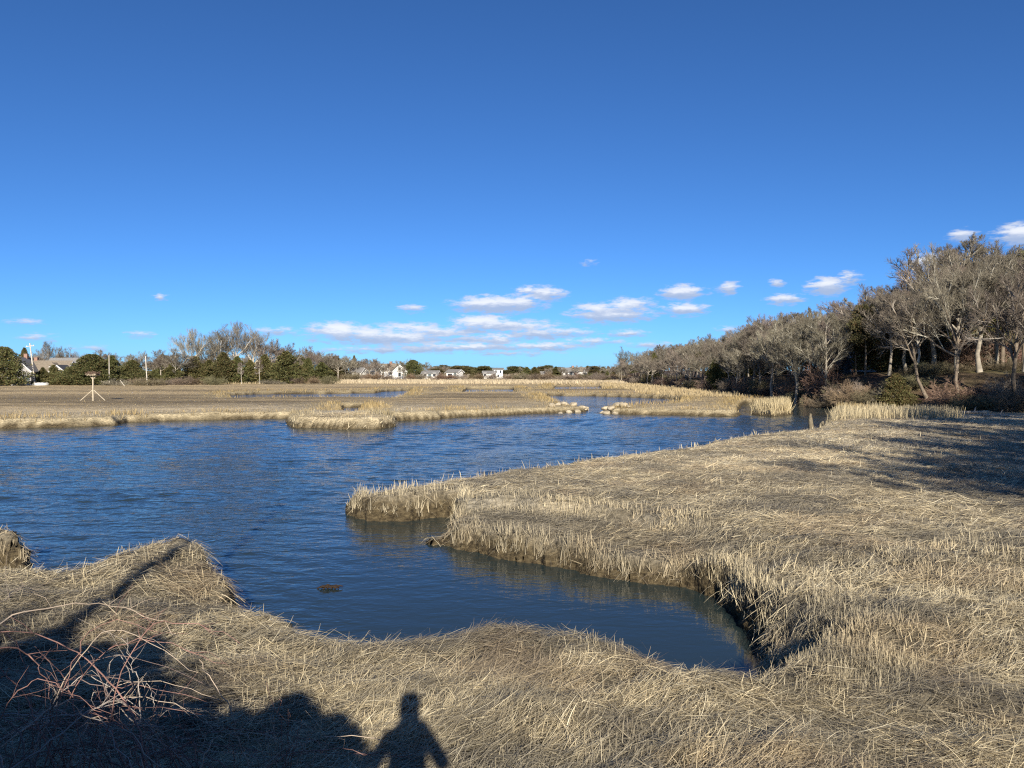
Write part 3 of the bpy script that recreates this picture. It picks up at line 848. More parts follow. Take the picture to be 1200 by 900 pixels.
def bush_mesh(seed, dense=1.0):
    g = np.random.default_rng(seed)
    n = 26
    a = g.uniform(0, 6.28, n); q = np.sqrt(g.uniform(0, 1, n)) * .5
    P0 = np.stack([np.cos(a) * q, np.sin(a) * q, np.full(n, -.05)], -1)
    D = np.stack([np.cos(a) * .7, np.sin(a) * .7, np.ones(n)], -1) + g.normal(size=(n, 3)) * .3
    D /= np.linalg.norm(D, axis=1, keepdims=True); L = g.uniform(1.0, 2.0, n)
    pts = [P0]; d = D
    for j in range(4):
        d = d + g.normal(size=d.shape) * .15; d /= np.linalg.norm(d, axis=1, keepdims=True); pts.append(pts[-1] + d * (L / 4)[:, None])
    l1 = np.stack(pts, 1)
    l2, L2, _ = grow(l1, L, 8, .15, 1, .7, .55, 4, .05, .2, g)
    l3, L3, _ = grow(l2, L2, 6, .15, 1, .65, .6, 3, .04, .2, g)
    l4, L4, _ = grow(l3, L3, 3, .15, 1, .6, .7, 2, .02, .2, g)
    ps = [tubes(l1, np.full((n, 1), .022) * np.linspace(1, .5, 5)[None], 4), tubes(l2, np.full((len(l2), 1), .012) * np.linspace(1, .5, 4)[None], 3),
          tubes(l3, np.full((len(l3), 1), .009) * np.linspace(1, .6, 3)[None], 3), tubes(l4, np.full((len(l4), 1), .008) * np.linspace(1, .6, 2)[None], 3)]
    V, Q = joinm(ps)
    me = new_mesh('bush', V, Q)
    cb = np.array([(.20, .15, .115), (.23, .155, .11), (.19, .165, .10), (.26, .22, .17)][seed % 4])
    col_attr(me, cb * (.75 + .5 * vnoise(V[:, 0] * 2, V[:, 1] * 2 + V[:, 2] * 2, seed))[:, None])
    me.materials.append(TWIG)
    return me


PROTO = {}
for i, kd in enumerate(['oak', 'oak', 'oak', 'tall', 'tall', 'tall', 'tall', 'vase', 'vase', 'lean', 'spar', 'spar']):
    PROTO.setdefault(kd, []).append(tree_mesh(200 + i * 7, kd))
for i, kd in enumerate(['cedar', 'cedar', 'cedar', 'spread', 'spread', 'pine', 'pine', 'pine']):
    PROTO.setdefault(kd, []).append(evergreen_mesh(400 + i * 7, kd))
BUSH = [bush_mesh(601 + i) for i in range(4)]
_first = {}


def gz_at(x, y):
    return float(height(np.array([x]), np.array([y]))[0])


def tree(kind, var, x, y, h, w, label, group=None, bark=None, name=None, rot=None, z=None):
    mt, mc, w0 = PROTO[kind][var % len(PROTO[kind])]
    ever = kind in ('cedar', 'spread', 'pine')
    if bark is None: bark = random.choice([BARK_PALE, BARK_DARK, BARK_PALE])
    s = h / 10.0; sxy = w / w0
    sxy = min(max(sxy, s * .55), s * (1.15 if not ever else 2.0))
    if z is None: z = gz_at(x, y)
    nm = name or {'cedar': 'cedar_tree', 'spread': 'cedar_tree', 'pine': 'pine_tree'}.get(kind, 'bare_tree')
    r_ = random.uniform(0, 6.28) if rot is None else rot
    e = empty(nm, (x, y, z - .08), r_, (sxy, sxy, s))
    tag(e, label, 'tree', group)
    key = (kind, var % len(PROTO[kind]), bark.name)
    if key in _first:
        a, b_ = _first[key]
        ta, tb = a.copy(), b_.copy()
        COL.objects.link(ta); COL.objects.link(tb)
        ta.parent = e; tb.parent = e
    else:
        m_ = mt if ever else mt.copy()
        if not ever: m_.materials.clear(); m_.materials.append(bark)
        ta = obj('trunk', m_, None, e); tb = obj('crown', mc, None, e)
        _first[key] = (ta, tb)
    return e


def bush(var, x, y, h, w, label, group=None, z=None):
    me = BUSH[var % 4]
    o = bpy.data.objects.new('bush', me); COL.objects.link(o)
    o.location = (x, y, (gz_at(x, y) if z is None else z) - .04); o.rotation_euler = (0, 0, random.uniform(0, 6.28))
    o.scale = (w / 2.6, w / 2.6, h / 1.9)
    tag(o, label, 'bush', group)
    return o


def px_tree(kind, var, px, top, depth, wpx, label, **k):
    """a tree standing depth metres out, as tall as its crown shows above the horizon line"""
    x = (px - 600) / F * depth
    z = gz_at(x, depth)
    h = EYE + (HOR - top) / F * depth - z
    return tree(kind, var, x, depth, h, wpx / F * depth, label, z=z, **k)

# --- left shore: evergreens, each one told by what stands beside it
px_tree('spread', 0, 4, 405, 176, 50, 'dark green evergreen at the far left edge beside the gabled house')
px_tree('cedar', 1, 29, 407, 206, 17, 'small pointed evergreen rising behind the gabled house roof')
px_tree('spread', 1, 86, 428, 188, 34, 'low green evergreen in front of the dark grey house')
px_tree('spread', 0, 108, 414, 184, 58, 'broad dark evergreen with reddish top behind the nest platform')
px_tree('cedar', 2, 131, 416, 190, 26, 'evergreen partly behind the second utility pole')
px_tree('spread', 1, 155, 421, 192, 36, 'olive evergreen between the second and third utility poles')
px_tree('cedar', 0, 181, 433, 200, 26, 'low bushy evergreen at the foot of the third utility pole')
px_tree('cedar', 1, 203, 425, 194, 30, 'dark rounded evergreen low under a grey thicket')
px_tree('cedar', 2, 228, 417, 203, 27, 'cedar at the left end of the row under tall bare trees')
px_tree('cedar', 0, 245, 421, 206, 24, 'yellowish cedar, second from the left in the row')
px_tree('cedar', 1, 262, 412, 204, 30, 'tallest broad cedar beneath the big vase shaped trees')
px_tree('cedar', 2, 278, 417, 206, 24, 'cedar left of the first pale dead snag')
px_tree('cedar', 0, 293, 421, 208, 20, 'slim cedar between the two pale dead snags')
px_tree('cedar', 1, 310, 415, 208, 28, 'cedar just right of the second pale dead snag')
px_tree('cedar', 0, 335, 411, 205, 36, 'widest pyramid shaped cedar right of the tall bare trees')
px_tree('cedar', 2, 352, 428, 210, 20, 'short dark cedar beside the pyramid shaped cedar')
px_tree('cedar', 1, 361, 419, 214, 20, 'pointed cedar, second from the right end of the row')
px_tree('cedar', 2, 377, 424, 214, 24, 'cedar at the right end of the cedar row')
px_tree('cedar', 2, 50, 430, 187, 16, 'small evergreen before the brown roofed house')
px_tree('cedar', 0, 63, 427, 188, 18, 'dark evergreen before the low dark roofed house')
# bare trees over them
px_tree('vase', 0, 59, 400, 225, 34, 'bare grey tree standing over the house roofs', bark=BARK_PALE)
px_tree('vase', 1, 86, 407, 228, 26, 'smaller bare tree over the pale grey roof', bark=BARK_PALE)
px_tree('oak', 0, 45, 414, 230, 26, 'low bare tree behind the white gable')
px_tree('oak', 1, 158, 411, 224, 34, 'greenish bare tree behind the third utility pole')
px_tree('oak', 2, 187, 410, 222, 34, 'bare tree just right of the third utility pole')
px_tree('oak', 0, 203, 408, 198, 34, 'bushy grey thicket tree above the dark rounded evergreen')
px_tree('vase', 0, 223, 384, 218, 38, 'tall bare tree standing at the left of the tallest bare clump', bark=BARK_WHITE)
px_tree('oak', 1, 243, 399, 222, 28, 'lower bare tree between the two tall bare clumps')
px_tree('vase', 1, 258, 380, 222, 46, 'bare tree fanning left in the tallest clump', bark=BARK_WHITE)
px_tree('vase', 0, 275, 376, 224, 46, 'topmost bare tree in the middle of the tallest clump', bark=BARK_WHITE)
px_tree('vase', 1, 296, 380, 226, 46, 'bare tree fanning right in the tallest clump', bark=BARK_WHITE)
px_tree('oak', 2, 313, 396, 224, 30, 'reddish bare tree right of the tallest clump', bark=BARK_DARK)
px_tree('oak', 0, 329, 400, 226, 34, 'rounded bare tree behind the widest cedar')
px_tree('oak', 1, 343, 407, 228, 28, 'low bare tree between the widest cedar and the flat topped tree')
px_tree('oak', 2, 362, 405, 226, 24, 'small flat topped bare tree over the cedar row', bark=BARK_PALE)
px_tree('oak', 0, 380, 414, 236, 30, 'bare tree behind the right end of the cedar row')
px_tree('oak', 1, 396, 416, 238, 38, 'pale bare tree right of the cedar row', bark=BARK_PALE)
px_tree('spar', 0, 283, 424, 196, 9, 'thin pale dead snag, left of two in front of the cedars', bark=BARK_WHITE, name='dead_snag')
px_tree('spar', 1, 304, 419, 196, 9, 'thin pale dead snag, right of two in front of the cedars', bark=BARK_WHITE, name='dead_snag')
px_tree('spar', 1, 206, 413, 193, 9, 'thin pale snag standing in front of the grey thicket', bark=BARK_WHITE, name='dead_snag')
for i, px in enumerate([10, 20, 138, 150, 166, 176, 192, 215, 236, 254, 320, 346, 366, 386]):
    d = 182 + random.uniform(-3, 8) + (6 if px > 200 else 0) + (8 if px > 300 else 0)
    bush(i, (px - 600) / F * d, d, random.uniform(1.2, 2.2), random.uniform(4, 6), 'low bare bush at the foot of the left hand cedars', 'bushes under the left cedars')
# background behind the left shore
for i in range(40):
    px = 2 + i * 10 + random.uniform(-4, 4); d = random.uniform(236, 275)
    px_tree(['oak', 'tall', 'oak', 'cedar'][i % 4], i, px, 418 + random.uniform(-3, 6) - (6 if px < 380 and i % 4 == 0 else 0), d, random.uniform(26, 36),
            'distant bare tree behind the left shore' if i % 4 != 3 else 'distant evergreen behind the left shore',
            group='far trees behind the left shore' if i % 4 != 3 else 'far evergreens behind the left shore')

# --- far shore in the middle
px_tree('spread', 1, 484, 421, 262, 32, 'large round dark green pine left of the far white sheds', name='pine_tree')
px_tree('cedar', 0, 415, 416, 300, 9, 'small dark spire above the far bare trees')
for px, top, kd in [(465, 428, 'oak'), (478, 420, 'oak'), (498, 424, 'oak')]:
    px_tree(kd, int(px), px, top, 285, 26, {465: 'far bare tree left of the round dark pine', 478: 'far bare tree behind the round dark pine', 498: 'pale far bare tree right of the round dark pine'}[px], bark=BARK_PALE)
for i in range(22):
    px = 384 + i * 4.4 + random.uniform(-2, 2); d = random.uniform(246, 290)
    px_tree(['oak', 'tall', 'oak'][i % 3], i, px, np.interp(px, [384, 410, 440, 480], [415, 418, 421, 426]) + random.uniform(-2, 5), d, random.uniform(22, 30),
            'tan bare tree above the far white cottages', group='tan bare trees behind the far cottages', bark=BARK_PALE)
for i in range(84):
    px = 504 + i * 2.9 + random.uniform(-2, 2); d = random.uniform(280, 340) if i % 3 else random.uniform(262, 285)
    ev = random.random() < (.6 if px < 640 else .35)
    top = np.interp(px, [504, 545, 600, 640, 690, 745], [428, 430, 430.5, 429, 430, 428]) + random.uniform(-1.8, 3)
    px_tree(random.choice(['cedar', 'pine', 'pine']) if ev else 'oak', i, px, top, d, random.uniform(20, 32),
            'small dark evergreen in the far treeline on the horizon' if ev else 'small grey bare tree in the far treeline on the horizon',
            group='evergreens of the far treeline' if ev else 'bare trees of the far treeline')
px_tree('vase', 1, 732, 406, 250, 26, 'lone bare tree standing above the left end of the right hand wood', bark=BARK_PALE)
for i in range(34):
    px = 400 + i * 10 + random.uniform(-3, 3); d = random.uniform(238, 252)
    if 430 < px < 600 and i % 2: continue
    bush(i, (px - 600) / F * d, d, random.uniform(1.3, 2.3), random.uniform(4, 7), 'low brown bush along the foot of the far treeline', 'bushes along the far shore')

# --- the wood on the right
TOPX = [700, 715, 730, 760, 800, 850, 880, 905, 940, 985, 1000, 1040, 1080, 1100, 1130, 1160, 1200, 1300]
TOPY = [431, 427, 417, 409, 402, 394, 380, 372, 367, 365, 350, 338, 328, 308, 288, 286, 294, 290]
def seg(px):
    return ('low far end of the wood on the right' if px < 790 else 'wood behind the reedy spit' if px < 880 else 'wood above the dark cove' if px < 985 else 'near wood on the right bank')
row = [(1.0, 5.0), (4.5, 5.0), (9, 5.0), (14, 5.4), (20, 6.0)]
n_w = 0
for off, step in row:
    y_ = 70.0 + random.uniform(0, 4)
    while y_ < 245:
        xe = float(np.interp(y_, EDGE_Y, EDGE_X))
        x_ = xe + off / (.83 if y_ < 86 else 1) + random.uniform(-1.5, 1.5); yy = y_ + random.uniform(-1.5, 1.5)
        px = 600 + x_ / yy * F
        step_ = step * np.interp(y_, [60, 90, 140, 245], [.95, .9, 1.1, 1.9])
        y_ += step_
        if px > 1240: continue
        if 974 < px < 1016 and yy < 104: continue                # the gap that shows the white house
        if px > 985 and off < 3: continue                         # the big trees placed singly below
        if px > 1040 and off < 8 : continue
        top = np.interp(px, TOPX, TOPY)
        z_ = gz_at(x_, yy)
        full = EYE + (HOR - top) / F * yy - z_
        h = full * {1.0: .72, 4.5: .86, 9: .95, 14: 1.0, 20: 1.0}[off] * random.uniform(.97, 1.10)
        h = max(h, 3.5)
        ev = random.random() < .10
        kd = random.choice(['pine', 'cedar']) if ev else random.choice(['oak', 'tall', 'tall', 'oak', 'oak'])
        if ev: h *= .82
        tree(kd, random.randrange(8), x_, yy, h, (h * random.uniform(.62, .95)) if not ev else h * .55,
             ('dark evergreen in the ' if ev else 'bare grey brown tree in the ') + seg(px),
             group=('evergreens in the ' if ev else 'bare trees in the ') + seg(px), z=z_)
        n_w += 1
# trees one can tell apart on the near right bank
px_tree('oak', 0, 1148, 300, 80, 95, 'bare tree with a stout pale sunlit trunk and low white limbs', bark=BARK_PALE)
px_tree('oak', 1, 1128, 284, 92, 120, 'tallest bare tree with a wide purplish crown behind the pale trunk', bark=BARK_DARK)
px_tree('lean', 0, 1086, 336, 77, 70, 'dark leaning forked tree left of the grey house roof', bark=BARK_DARK, rot=.3)
px_tree('oak', 2, 1124, 312, 74, 80, 'dark straight trunk between the leaning tree and the pale trunk', bark=BARK_DARK)
px_tree('lean', 0, 1190, 318, 70, 90, 'dark many stemmed tree leaning at the right edge', bark=BARK_DARK, rot=1.2)
px_tree('tall', 2, 1073, 345, 86, 60, 'slim pale birch like trunk leaning over red brush', bark=BARK_WHITE)
px_tree('tall', 1, 1042, 338, 88, 74, 'tall bare tree with twin pale stems left of the red brush', bark=BARK_PALE)
px_tree('pine', 0, 1014, 356, 90, 34, 'dark pine with bare trunks beside the half hidden white house')
px_tree('pine', 2, 1003, 378, 94, 26, 'smaller dark pine just left of the taller one by the white house')
px_tree('pine', 1, 1199, 292, 84, 60, 'brownish green pine at the right border above the bare trees')
px_tree('tall', 0, 932, 372, 96, 62, 'bare tree with a pale forked trunk above the dark cove', bark=BARK_PALE)
px_tree('oak', 1, 905, 377, 106, 58, 'bare tree with low drooping white limbs left of the cove', bark=BARK_PALE)
px_tree('tall', 3, 968, 366, 92, 60, 'bare tree standing left of the half hidden white house', bark=BARK_PALE)
px_tree('cedar', 0, 1050, 436, 78, 34, 'low green juniper on the shaded bank', name='juniper')
for i in range(60):
    y_ = random.uniform(66, 230) if i > 22 else random.uniform(64, 100)
    d = random.uniform(-.6, 2.6)
    x_ = float(np.interp(y_, EDGE_Y, EDGE_X)) + d
    px = 600 + x_ / y_ * F
    if px > 1230: continue
    bush(i, x_, y_, random.uniform(1.2, 2.4), random.uniform(2.6, 4.2),
         'bare brown bush before the ' + seg(px), 'bushes at the foot of the ' + seg(px))
# underwood higher on the hill closes the view between the trunks
for i in range(46):
    px = random.uniform(960, 1215); d = random.uniform(88, 122)
    if 972 < px < 1018 and d < 104: continue
    bush(i, (px - 600) / F * d, d, random.uniform(2.2, 4.2), random.uniform(3.5, 5.5), 'grey underwood between the trunks higher up the right hand hill', 'underwood on the right hand hill')
for i in range(14):
    px = 1000 + i * 15 + random.uniform(-5, 5); d = random.uniform(108, 135)
    px_tree(['pine', 'cedar', 'tall'][i % 3], i, px, np.interp(px, TOPX, TOPY) + random.uniform(14, 40), d, random.uniform(44, 64), 'tree deep in the wood behind the near right bank', group='trees deep in the right hand wood')
# reddish brush on the bank between the trunks
for px, d in [(1058, 80), (1066, 82), (1078, 79), (1090, 83), (1100, 80), (1118, 86), (1140, 88), (1165, 86), (1180, 82)]:
    bush(1, (px - 600) / F * d, d, random.uniform(.9, 1.4), random.uniform(2.5, 3.6), 'low reddish brush between the tree trunks on the near right bank', 'reddish brush between the trunks')
# trees by the road, right of the view, that shade the marsh
for i, (x_, y_, h) in enumerate([(17, 3, 12), (22, 9, 13), (27, 16, 12), (33, 24, 13), (39, 33, 13), (44, 41, 12), (36, 14, 14), (43, 28, 14), (51, 42, 14), (21, -6, 13), (30, 9, 14), (26, 0, 14), (48, 35, 13), (53, 48, 13), (57, 55, 13), (38, 22, 12), (31, 20, 9), (24, 12, 9), (18, -1, 10), (47, 46, 10), (61, 62, 12)]):
    tree(['oak', 'tall'][i % 2], i, x_, y_, h, h * .6, 'roadside tree just outside the right of the view, shading the marsh', 'roadside trees right of the view')
# ------------------------------------------------------------------ houses
WHITE = simple('white_paint', (.66, .65, .62), .6, .06, 2.0)
SHINGLE_WALL = simple('weathered_shingle', (.33, .31, .29), .85, .25, 5.0, .3)
ROOF_GREY = simple('grey_shingle_roof', (.19, .18, .17), .85, .25, 4.0, .3)
ROOF_DARK = simple('dark_shingle_roof', (.085, .085, .09), .85, .25, 4.0, .3)
ROOF_BROWN = simple('brown_shingle_roof', (.20, .165, .125), .85, .25, 4.0, .3)
GLASS = simple('window_glass', (.03, .035, .045), .08, .1, 1.0, 0, 0, .6)
BRICK = simple('chimney_brick', (.27, .16, .12), .85, .2, 8.0, .3)
DOORP = simple('door_paint', (.10, .13, .14), .6, .1, 2.0)


def house(x, y, w, d, h, rise, rot, wallm, roofm, label, wins=(), door=None, chimney=None, porch=None, dormer=None, z=None, name='house', trim=WHITE):
    """ridge along local x; the front looks along local -y; wins: (side, u, v, w, h)"""
    if z is None: z = gz_at(x, y)
    e = empty(name, (x, y, z - .25), rot); tag(e, label, 'house')
    m = MB()
    X, Y = w / 2, d / 2
    m.add([(-X, -Y, 0), (X, -Y, 0), (X, Y, 0), (-X, Y, 0), (-X, -Y, h), (X, -Y, h), (X, Y, h), (-X, Y, h), (-X, 0, h + rise), (X, 0, h + rise)],
          [(0, 1, 5, 4), (2, 3, 7, 6), (1, 2, 6, 9, 5), (3, 0, 4, 8, 7), (3, 2, 1, 0)])
    m.build('wall', wallm, e)
    # the two slopes with their thickness and eaves
    m = MB(); o_ = .35; t = .16; sl = rise / Y
    for sgn in (-1, 1):
        y0 = sgn * (Y + o_); z0 = h - sl * o_
        a = [(-X - o_, y0, z0 + .02), (X + o_, y0, z0 + .02), (X + o_, 0, h + rise + .02), (-X - o_, 0, h + rise + .02)]
        b_ = [(p, q, r + t) for p, q, r in a]
        m.add(a + b_, [(0, 1, 2, 3), (4, 7, 6, 5), (0, 4, 5, 1), (1, 5, 6, 2), (2, 6, 7, 3), (3, 7, 4, 0)])
    rf = m.build('roof', roofm, e)
    m = MB()
    for sgn in (-1, 1):                                       # rake boards on both gables
        for q in (-1, 1):
            xa = q * (X + o_ + .03)
            ya = sgn * (Y + o_); za = h - sl * o_
            p0 = [(xa - .03, ya, za - .16), (xa + .03, ya, za - .16), (xa + .03, 0, h + rise - .16), (xa - .03, 0, h + rise - .16)]
            p1 = [(p, yy, r + .26) for p, yy, r in p0]
            m.add(p0 + p1, [(0, 1, 2, 3), (4, 7, 6, 5), (0, 4, 5, 1), (1, 5, 6, 2), (2, 6, 7, 3), (3, 7, 4, 0)])
    m.build('rake_board', trim, rf)
    if chimney:
        m = MB(); cx, cy, ch = chimney; m.box(cx - .4, cx + .4, cy - .4, cy + .4, h + rise * .3, h + rise + ch); m.box(cx - .46, cx + .46, cy - .46, cy + .46, h + rise + ch, h + rise + ch + .12)
        m.build('chimney', BRICK, rf)
    def onwall(side, u, v, ww, hh, nm, mt, pr, parent):
        m = MB()
        if side == 'front': m.box(u - ww / 2, u + ww / 2, -Y - pr, -Y + .02, v, v + hh)
        elif side == 'left': m.box(-X - pr, -X + .02, u - ww / 2, u + ww / 2, v, v + hh)
        else: m.box(X - .02, X + pr, u - ww / 2, u + ww / 2, v, v + hh)
        return m.build(nm, mt, parent)
    for side, u, v, ww, hh in wins:
        f = onwall(side, u, v, ww + .24, hh + .24, 'window', trim, .07, e)
        onwall(side, u, v + .12, ww, hh, 'pane', GLASS, .09, f)
    if door:
        side, u = door
        f = onwall(side, u, .2, 1.0, 2.1, 'door', DOORP, .06, e)
    if porch:
        x0, x1, dep, hp = porch
        m = MB(); m.add([(x0, -Y - dep, hp), (x1, -Y - dep, hp), (x1, -Y - .02, hp + .8), (x0, -Y - .02, hp + .8), (x0, -Y - dep, hp + .16), (x1, -Y - dep, hp + .16), (x1, -Y - .02, hp + .96), (x0, -Y - .02, hp + .96)],
                        [(0, 3, 2, 1), (4, 5, 6, 7), (0, 1, 5, 4), (1, 2, 6, 5), (2, 3, 7, 6), (3, 0, 4, 7)])
        pr = m.build('porch_roof', roofm, e)
        for i in range(4):
            m = MB(); xx = x0 + .15 + (x1 - x0 - .3) * i / 3; m.box(xx - .1, xx + .1, -Y - dep + .05, -Y - dep + .25, 0, hp - .01); m.build('porch_post', WHITE, pr)
    if dormer:
        for u in dormer:
            m = MB(); yb = -Y * .75; zb = h + rise * .22
            m.box(u - .9, u + .9, yb, -.3, zb, zb + 1.5); dm = m.build('dormer', wallm, rf)
            m = MB(); m.add([(u - 1.1, yb - .25, zb + 1.4), (u + 1.1, yb - .25, zb + 1.4), (u, yb - .25, zb + 2.2), (u - 1.1, .0, zb + 1.4), (u + 1.1, .0, zb + 1.4), (u, .0, zb + 2.2)],
                            [(0, 1, 2), (3, 5, 4), (0, 2, 5, 3), (1, 4, 5, 2), (0, 3, 4, 1)]); m.build('dormer_roof', roofm, rf)
            m = MB(); m.box(u - .45, u + .45, yb - .05, yb + .02, zb + .3, zb + 1.2); m.build('dormer_window', GLASS, rf)
    return e


def hx(px, d): return (px - 600) / F * d

gables = [('right', 0, 3.4, .9, 1.2), ('right', -1.5, .9, .9, 1.3), ('right', 1.4, .9, .9, 1.3), ('front', -3, .9, .9, 1.3), ('front', 1.5, .9, .9, 1.3)]
# gable end faces the creek
house(hx(28, 196), 196, 9.0, 6.6, 3.6, 3.3, rad(-78), SHINGLE_WALL, ROOF_GREY, 'grey shingled house with white trimmed gable facing the creek',
      gables, ('right', 2.4), (-1.5, 0, 1.0))
house(hx(57, 200), 200, 12.0, 8.0, 2.9, 3.3, rad(2), SHINGLE_WALL, ROOF_BROWN, 'long brown roofed house with white porch posts beside the white gable',
      [('front', -4, .9, .9, 1.3), ('front', -1.6, .9, .9, 1.3), ('front', 3, .9, .9, 1.3)], ('front', .6), (-3.2, .3, .9), (-5.6, .5, 2.0, 2.4), (2.6,))
house(hx(73, 194), 194, 6.0, 5.5, 2.6, 2.4, rad(-80), SHINGLE_WALL, ROOF_DARK, 'low dark roofed house between the brown roof and the evergreen',
      [('right', 0, 2.9, .7, .9), ('right', -1.2, .9, .9, 1.2), ('front', -1, .9, .9, 1.2)], ('right', 1.3))
house(hx(83, 214), 214, 10.0, 8.5, 3.0, 4.0, rad(5), SHINGLE_WALL, ROOF_GREY, 'big pale grey roof rising behind the dark roofed house',
      [('front', -2, 1, .9, 1.3), ('front', 2, 1, .9, 1.3)])
# far cottages
W2 = [('front', -1.6, .9, .9, 1.1), ('front', 1.6, .9, .9, 1.1)]
G2 = [('right', 0, .9, .9, 1.2), ('right', 0, 3.0, .7, .9), ('front', -1.6, .9, .9, 1.1), ('front', 1.6, .9, .9, 1.1)]
house(hx(421, 272), 270, 5.0, 4.5, 2.4, 1.5, rad(-20), WHITE, ROOF_GREY, 'leftmost tiny white cottage among the tan far trees', W2)
house(hx(435, 272), 272, 4.6, 4.5, 2.4, 2.0, rad(-70), SHINGLE_WALL, ROOF_BROWN, 'small grey cottage beside the leftmost tiny white one', G2)
house(hx(446, 262), 262, 5.5, 5.5, 2.6, 2.2, rad(-62), WHITE, ROOF_GREY, 'white far cottage with gable turned to the creek', G2, ('front', 0))
house(hx(455, 266), 266, 7.0, 5.5, 2.6, 2.6, rad(-12), WHITE, ROOF_BROWN, 'far white cottage with a wide brown roof', W2, ('front', 0), (1, 0, .8))
house(hx(467, 262), 262, 6.0, 5.0, 2.6, 2.2, rad(-75), WHITE, ROOF_GREY, 'far white gabled cottage just left of the round dark pine', G2)
house(hx(505, 258), 258, 5.2, 4.0, 2.0, .9, rad(-6), WHITE, ROOF_GREY, 'long low white shed right of the round dark pine', W2, ('front', 0))
house(hx(533, 258), 258, 4.2, 4.0, 2.5, .8, rad(-25), WHITE, ROOF_GREY, 'far boxy white shed with a dark open side', [('front', -.7, .4, 1.6, 1.5)], ('front', 1.2))
house(hx(573, 270), 270, 4.0, 4.0, 2.0, .8, rad(8), WHITE, ROOF_GREY, 'low white house left of the tall white block', W2)
house(hx(584, 272), 272, 3.2, 4.0, 3.3, .5, rad(0), WHITE, ROOF_GREY, 'tall white block shaped house in the far treeline', [('front', -.8, 2, .6, .9), ('front', .8, 2, .6, .9), ('front', 0, .6, .6, .9)])
house(hx(637, 268), 268, 2.0, 2.2, 1.8, .8, rad(10), WHITE, ROOF_GREY, 'tiny white hut low in the far treeline', [('front', .4, .6, .6, .7)])
house(hx(668, 276), 276, 5.4, 4.5, 2.2, 1.4, rad(4), WHITE, ROOF_GREY, 'wide far house with a grey roof right of the channel', W2, ('front', 0), (1, 0, .7))
house(hx(680, 278), 278, 3.6, 3.6, 2.3, 1.2, rad(-30), WHITE, ROOF_BROWN, 'white gabled wing right of the wide far house', [('right', 0, .9, .8, 1.0)])
# houses in the right hand wood
house(hx(997, 106), 106, 7.5, 6.5, 3.0, 2.4, rad(-35), WHITE, ROOF_GREY, 'white house half hidden behind the dark pines of the right hand wood', [('front', -2, .9, .9, 1.3), ('front', 2, .9, .9, 1.3), ('right', 0, .9, .9, 1.3)], ('front', 0))
house(hx(1100, 106), 106, 9.0, 7.0, 2.6, 2.0, rad(-18), SHINGLE_WALL, ROOF_GREY, 'grey roofed house seen between the trunks on the right hill', [('front', -2.4, .9, .9, 1.3), ('front', 2.4, .9, .9, 1.3)], ('front', 0))

# ------------------------------------------------------------------ poles
def pole(px, d, top, r0, label, lean=0.0, arm=True, zz=None, tall=None):
    x = hx(px, d); z = gz_at(x, d) if zz is None else zz
    h = tall or (EYE + (HOR - top) / F * d - z)
    e = empty('utility_pole', (x, d, z)); tag(e, label, 'pole')
    e.rotation_euler = (0, lean, 0)
    m = MB(); m.bar((0, 0, -.3), (0, 0, h), r0, r0 * .7, 10); m.build('shaft', BARK_WHITE, e)
    if arm:
        m = MB(); m.box(-1.0, 1.0, -.06, .06, h - .75, h - .6); ar = m.build('crossarm', BARK_WHITE, e)
        for k in (-.8, 0.25, .8):
            m = MB(); m.bar((k, 0, h - .60), (k, 0, h - .42), .05, .035, 8); m.build('insulator', WHITE, ar)
    return e
pole(41, 183, 402, .18, 'tall white leaning utility pole before the gabled house', rad(-6.5))
pole(128, 182, 416, .11, 'second utility pole, dark evergreen around it', 0, False)
pole(172.5, 186, 417, .14, 'third utility pole with pale sunlit shaft', rad(-3), False)
pole(48, 204, 424, .10, 'thin short white pole beside the brown roof', 0, False)

# platform for a bird's nest on braced post
x_, y_ = hx(109, 93), 93.0
z_ = gz_at(x_, y_)
e = empty('nest_platform', (x_, y_, z_)); tag(e, 'wooden nest platform on a braced post standing in the left marsh', 'nest platform')
NEW = simple('pale_timber', (.42, .355, .26), .75, .2, 5.0)
m = MB(); m.box(-.07, .07, -.07, .07, -.3, 3.05); m.build('post', NEW, e)
m = MB(); m.box(-.55, .55, -.55, .55, 3.06, 3.12)
for k in (-.5, .5): m.box(-.58, .58, k - .04, k + .04, 3.125, 3.24)
pf = m.build('platform', NEW, e)
for s_ in (-1, 1):
    m = MB(); m.bar((s_ * .1, 0, 2.65), (s_ * .42, 0, 3.05), .05, .05, 6); m.build('bracket', NEW, e)
for s_, q in ((-1, 1.5), (1, 1.5)):
    m = MB(); m.bar((s_ * .1, 0, 1.25), (s_ * q, -.1, .0), .05, .05, 6); m.build('brace', NEW, e)
g = np.random.default_rng(9)
n = 220; a = g.uniform(0, 6.28, n); q = g.uniform(.2, .68, n)
P0 = np.stack([np.cos(a) * q, np.sin(a) * q, 3.14 + g.uniform(0, .28, n) * (1.2 - q)], -1)
t_ = a + 1.57 + g.normal(size=n) * .6
D = np.stack([np.cos(t_), np.sin(t_), g.normal(size=n) * .25], -1) * g.uniform(.2, .45, n)[:, None]
V, Q = tubes(np.stack([P0 - D, P0 + D], 1), np.full((n, 2), .018), 4)
me = new_mesh('nest', V, Q); col_attr(me, np.tile([.16, .12, .08], (len(V), 1)))
tag(obj('stick_nest', me, TWIG), 'stick nest lying on top of the wooden platform', 'nest').location = (x_, y_, z_ + .05)
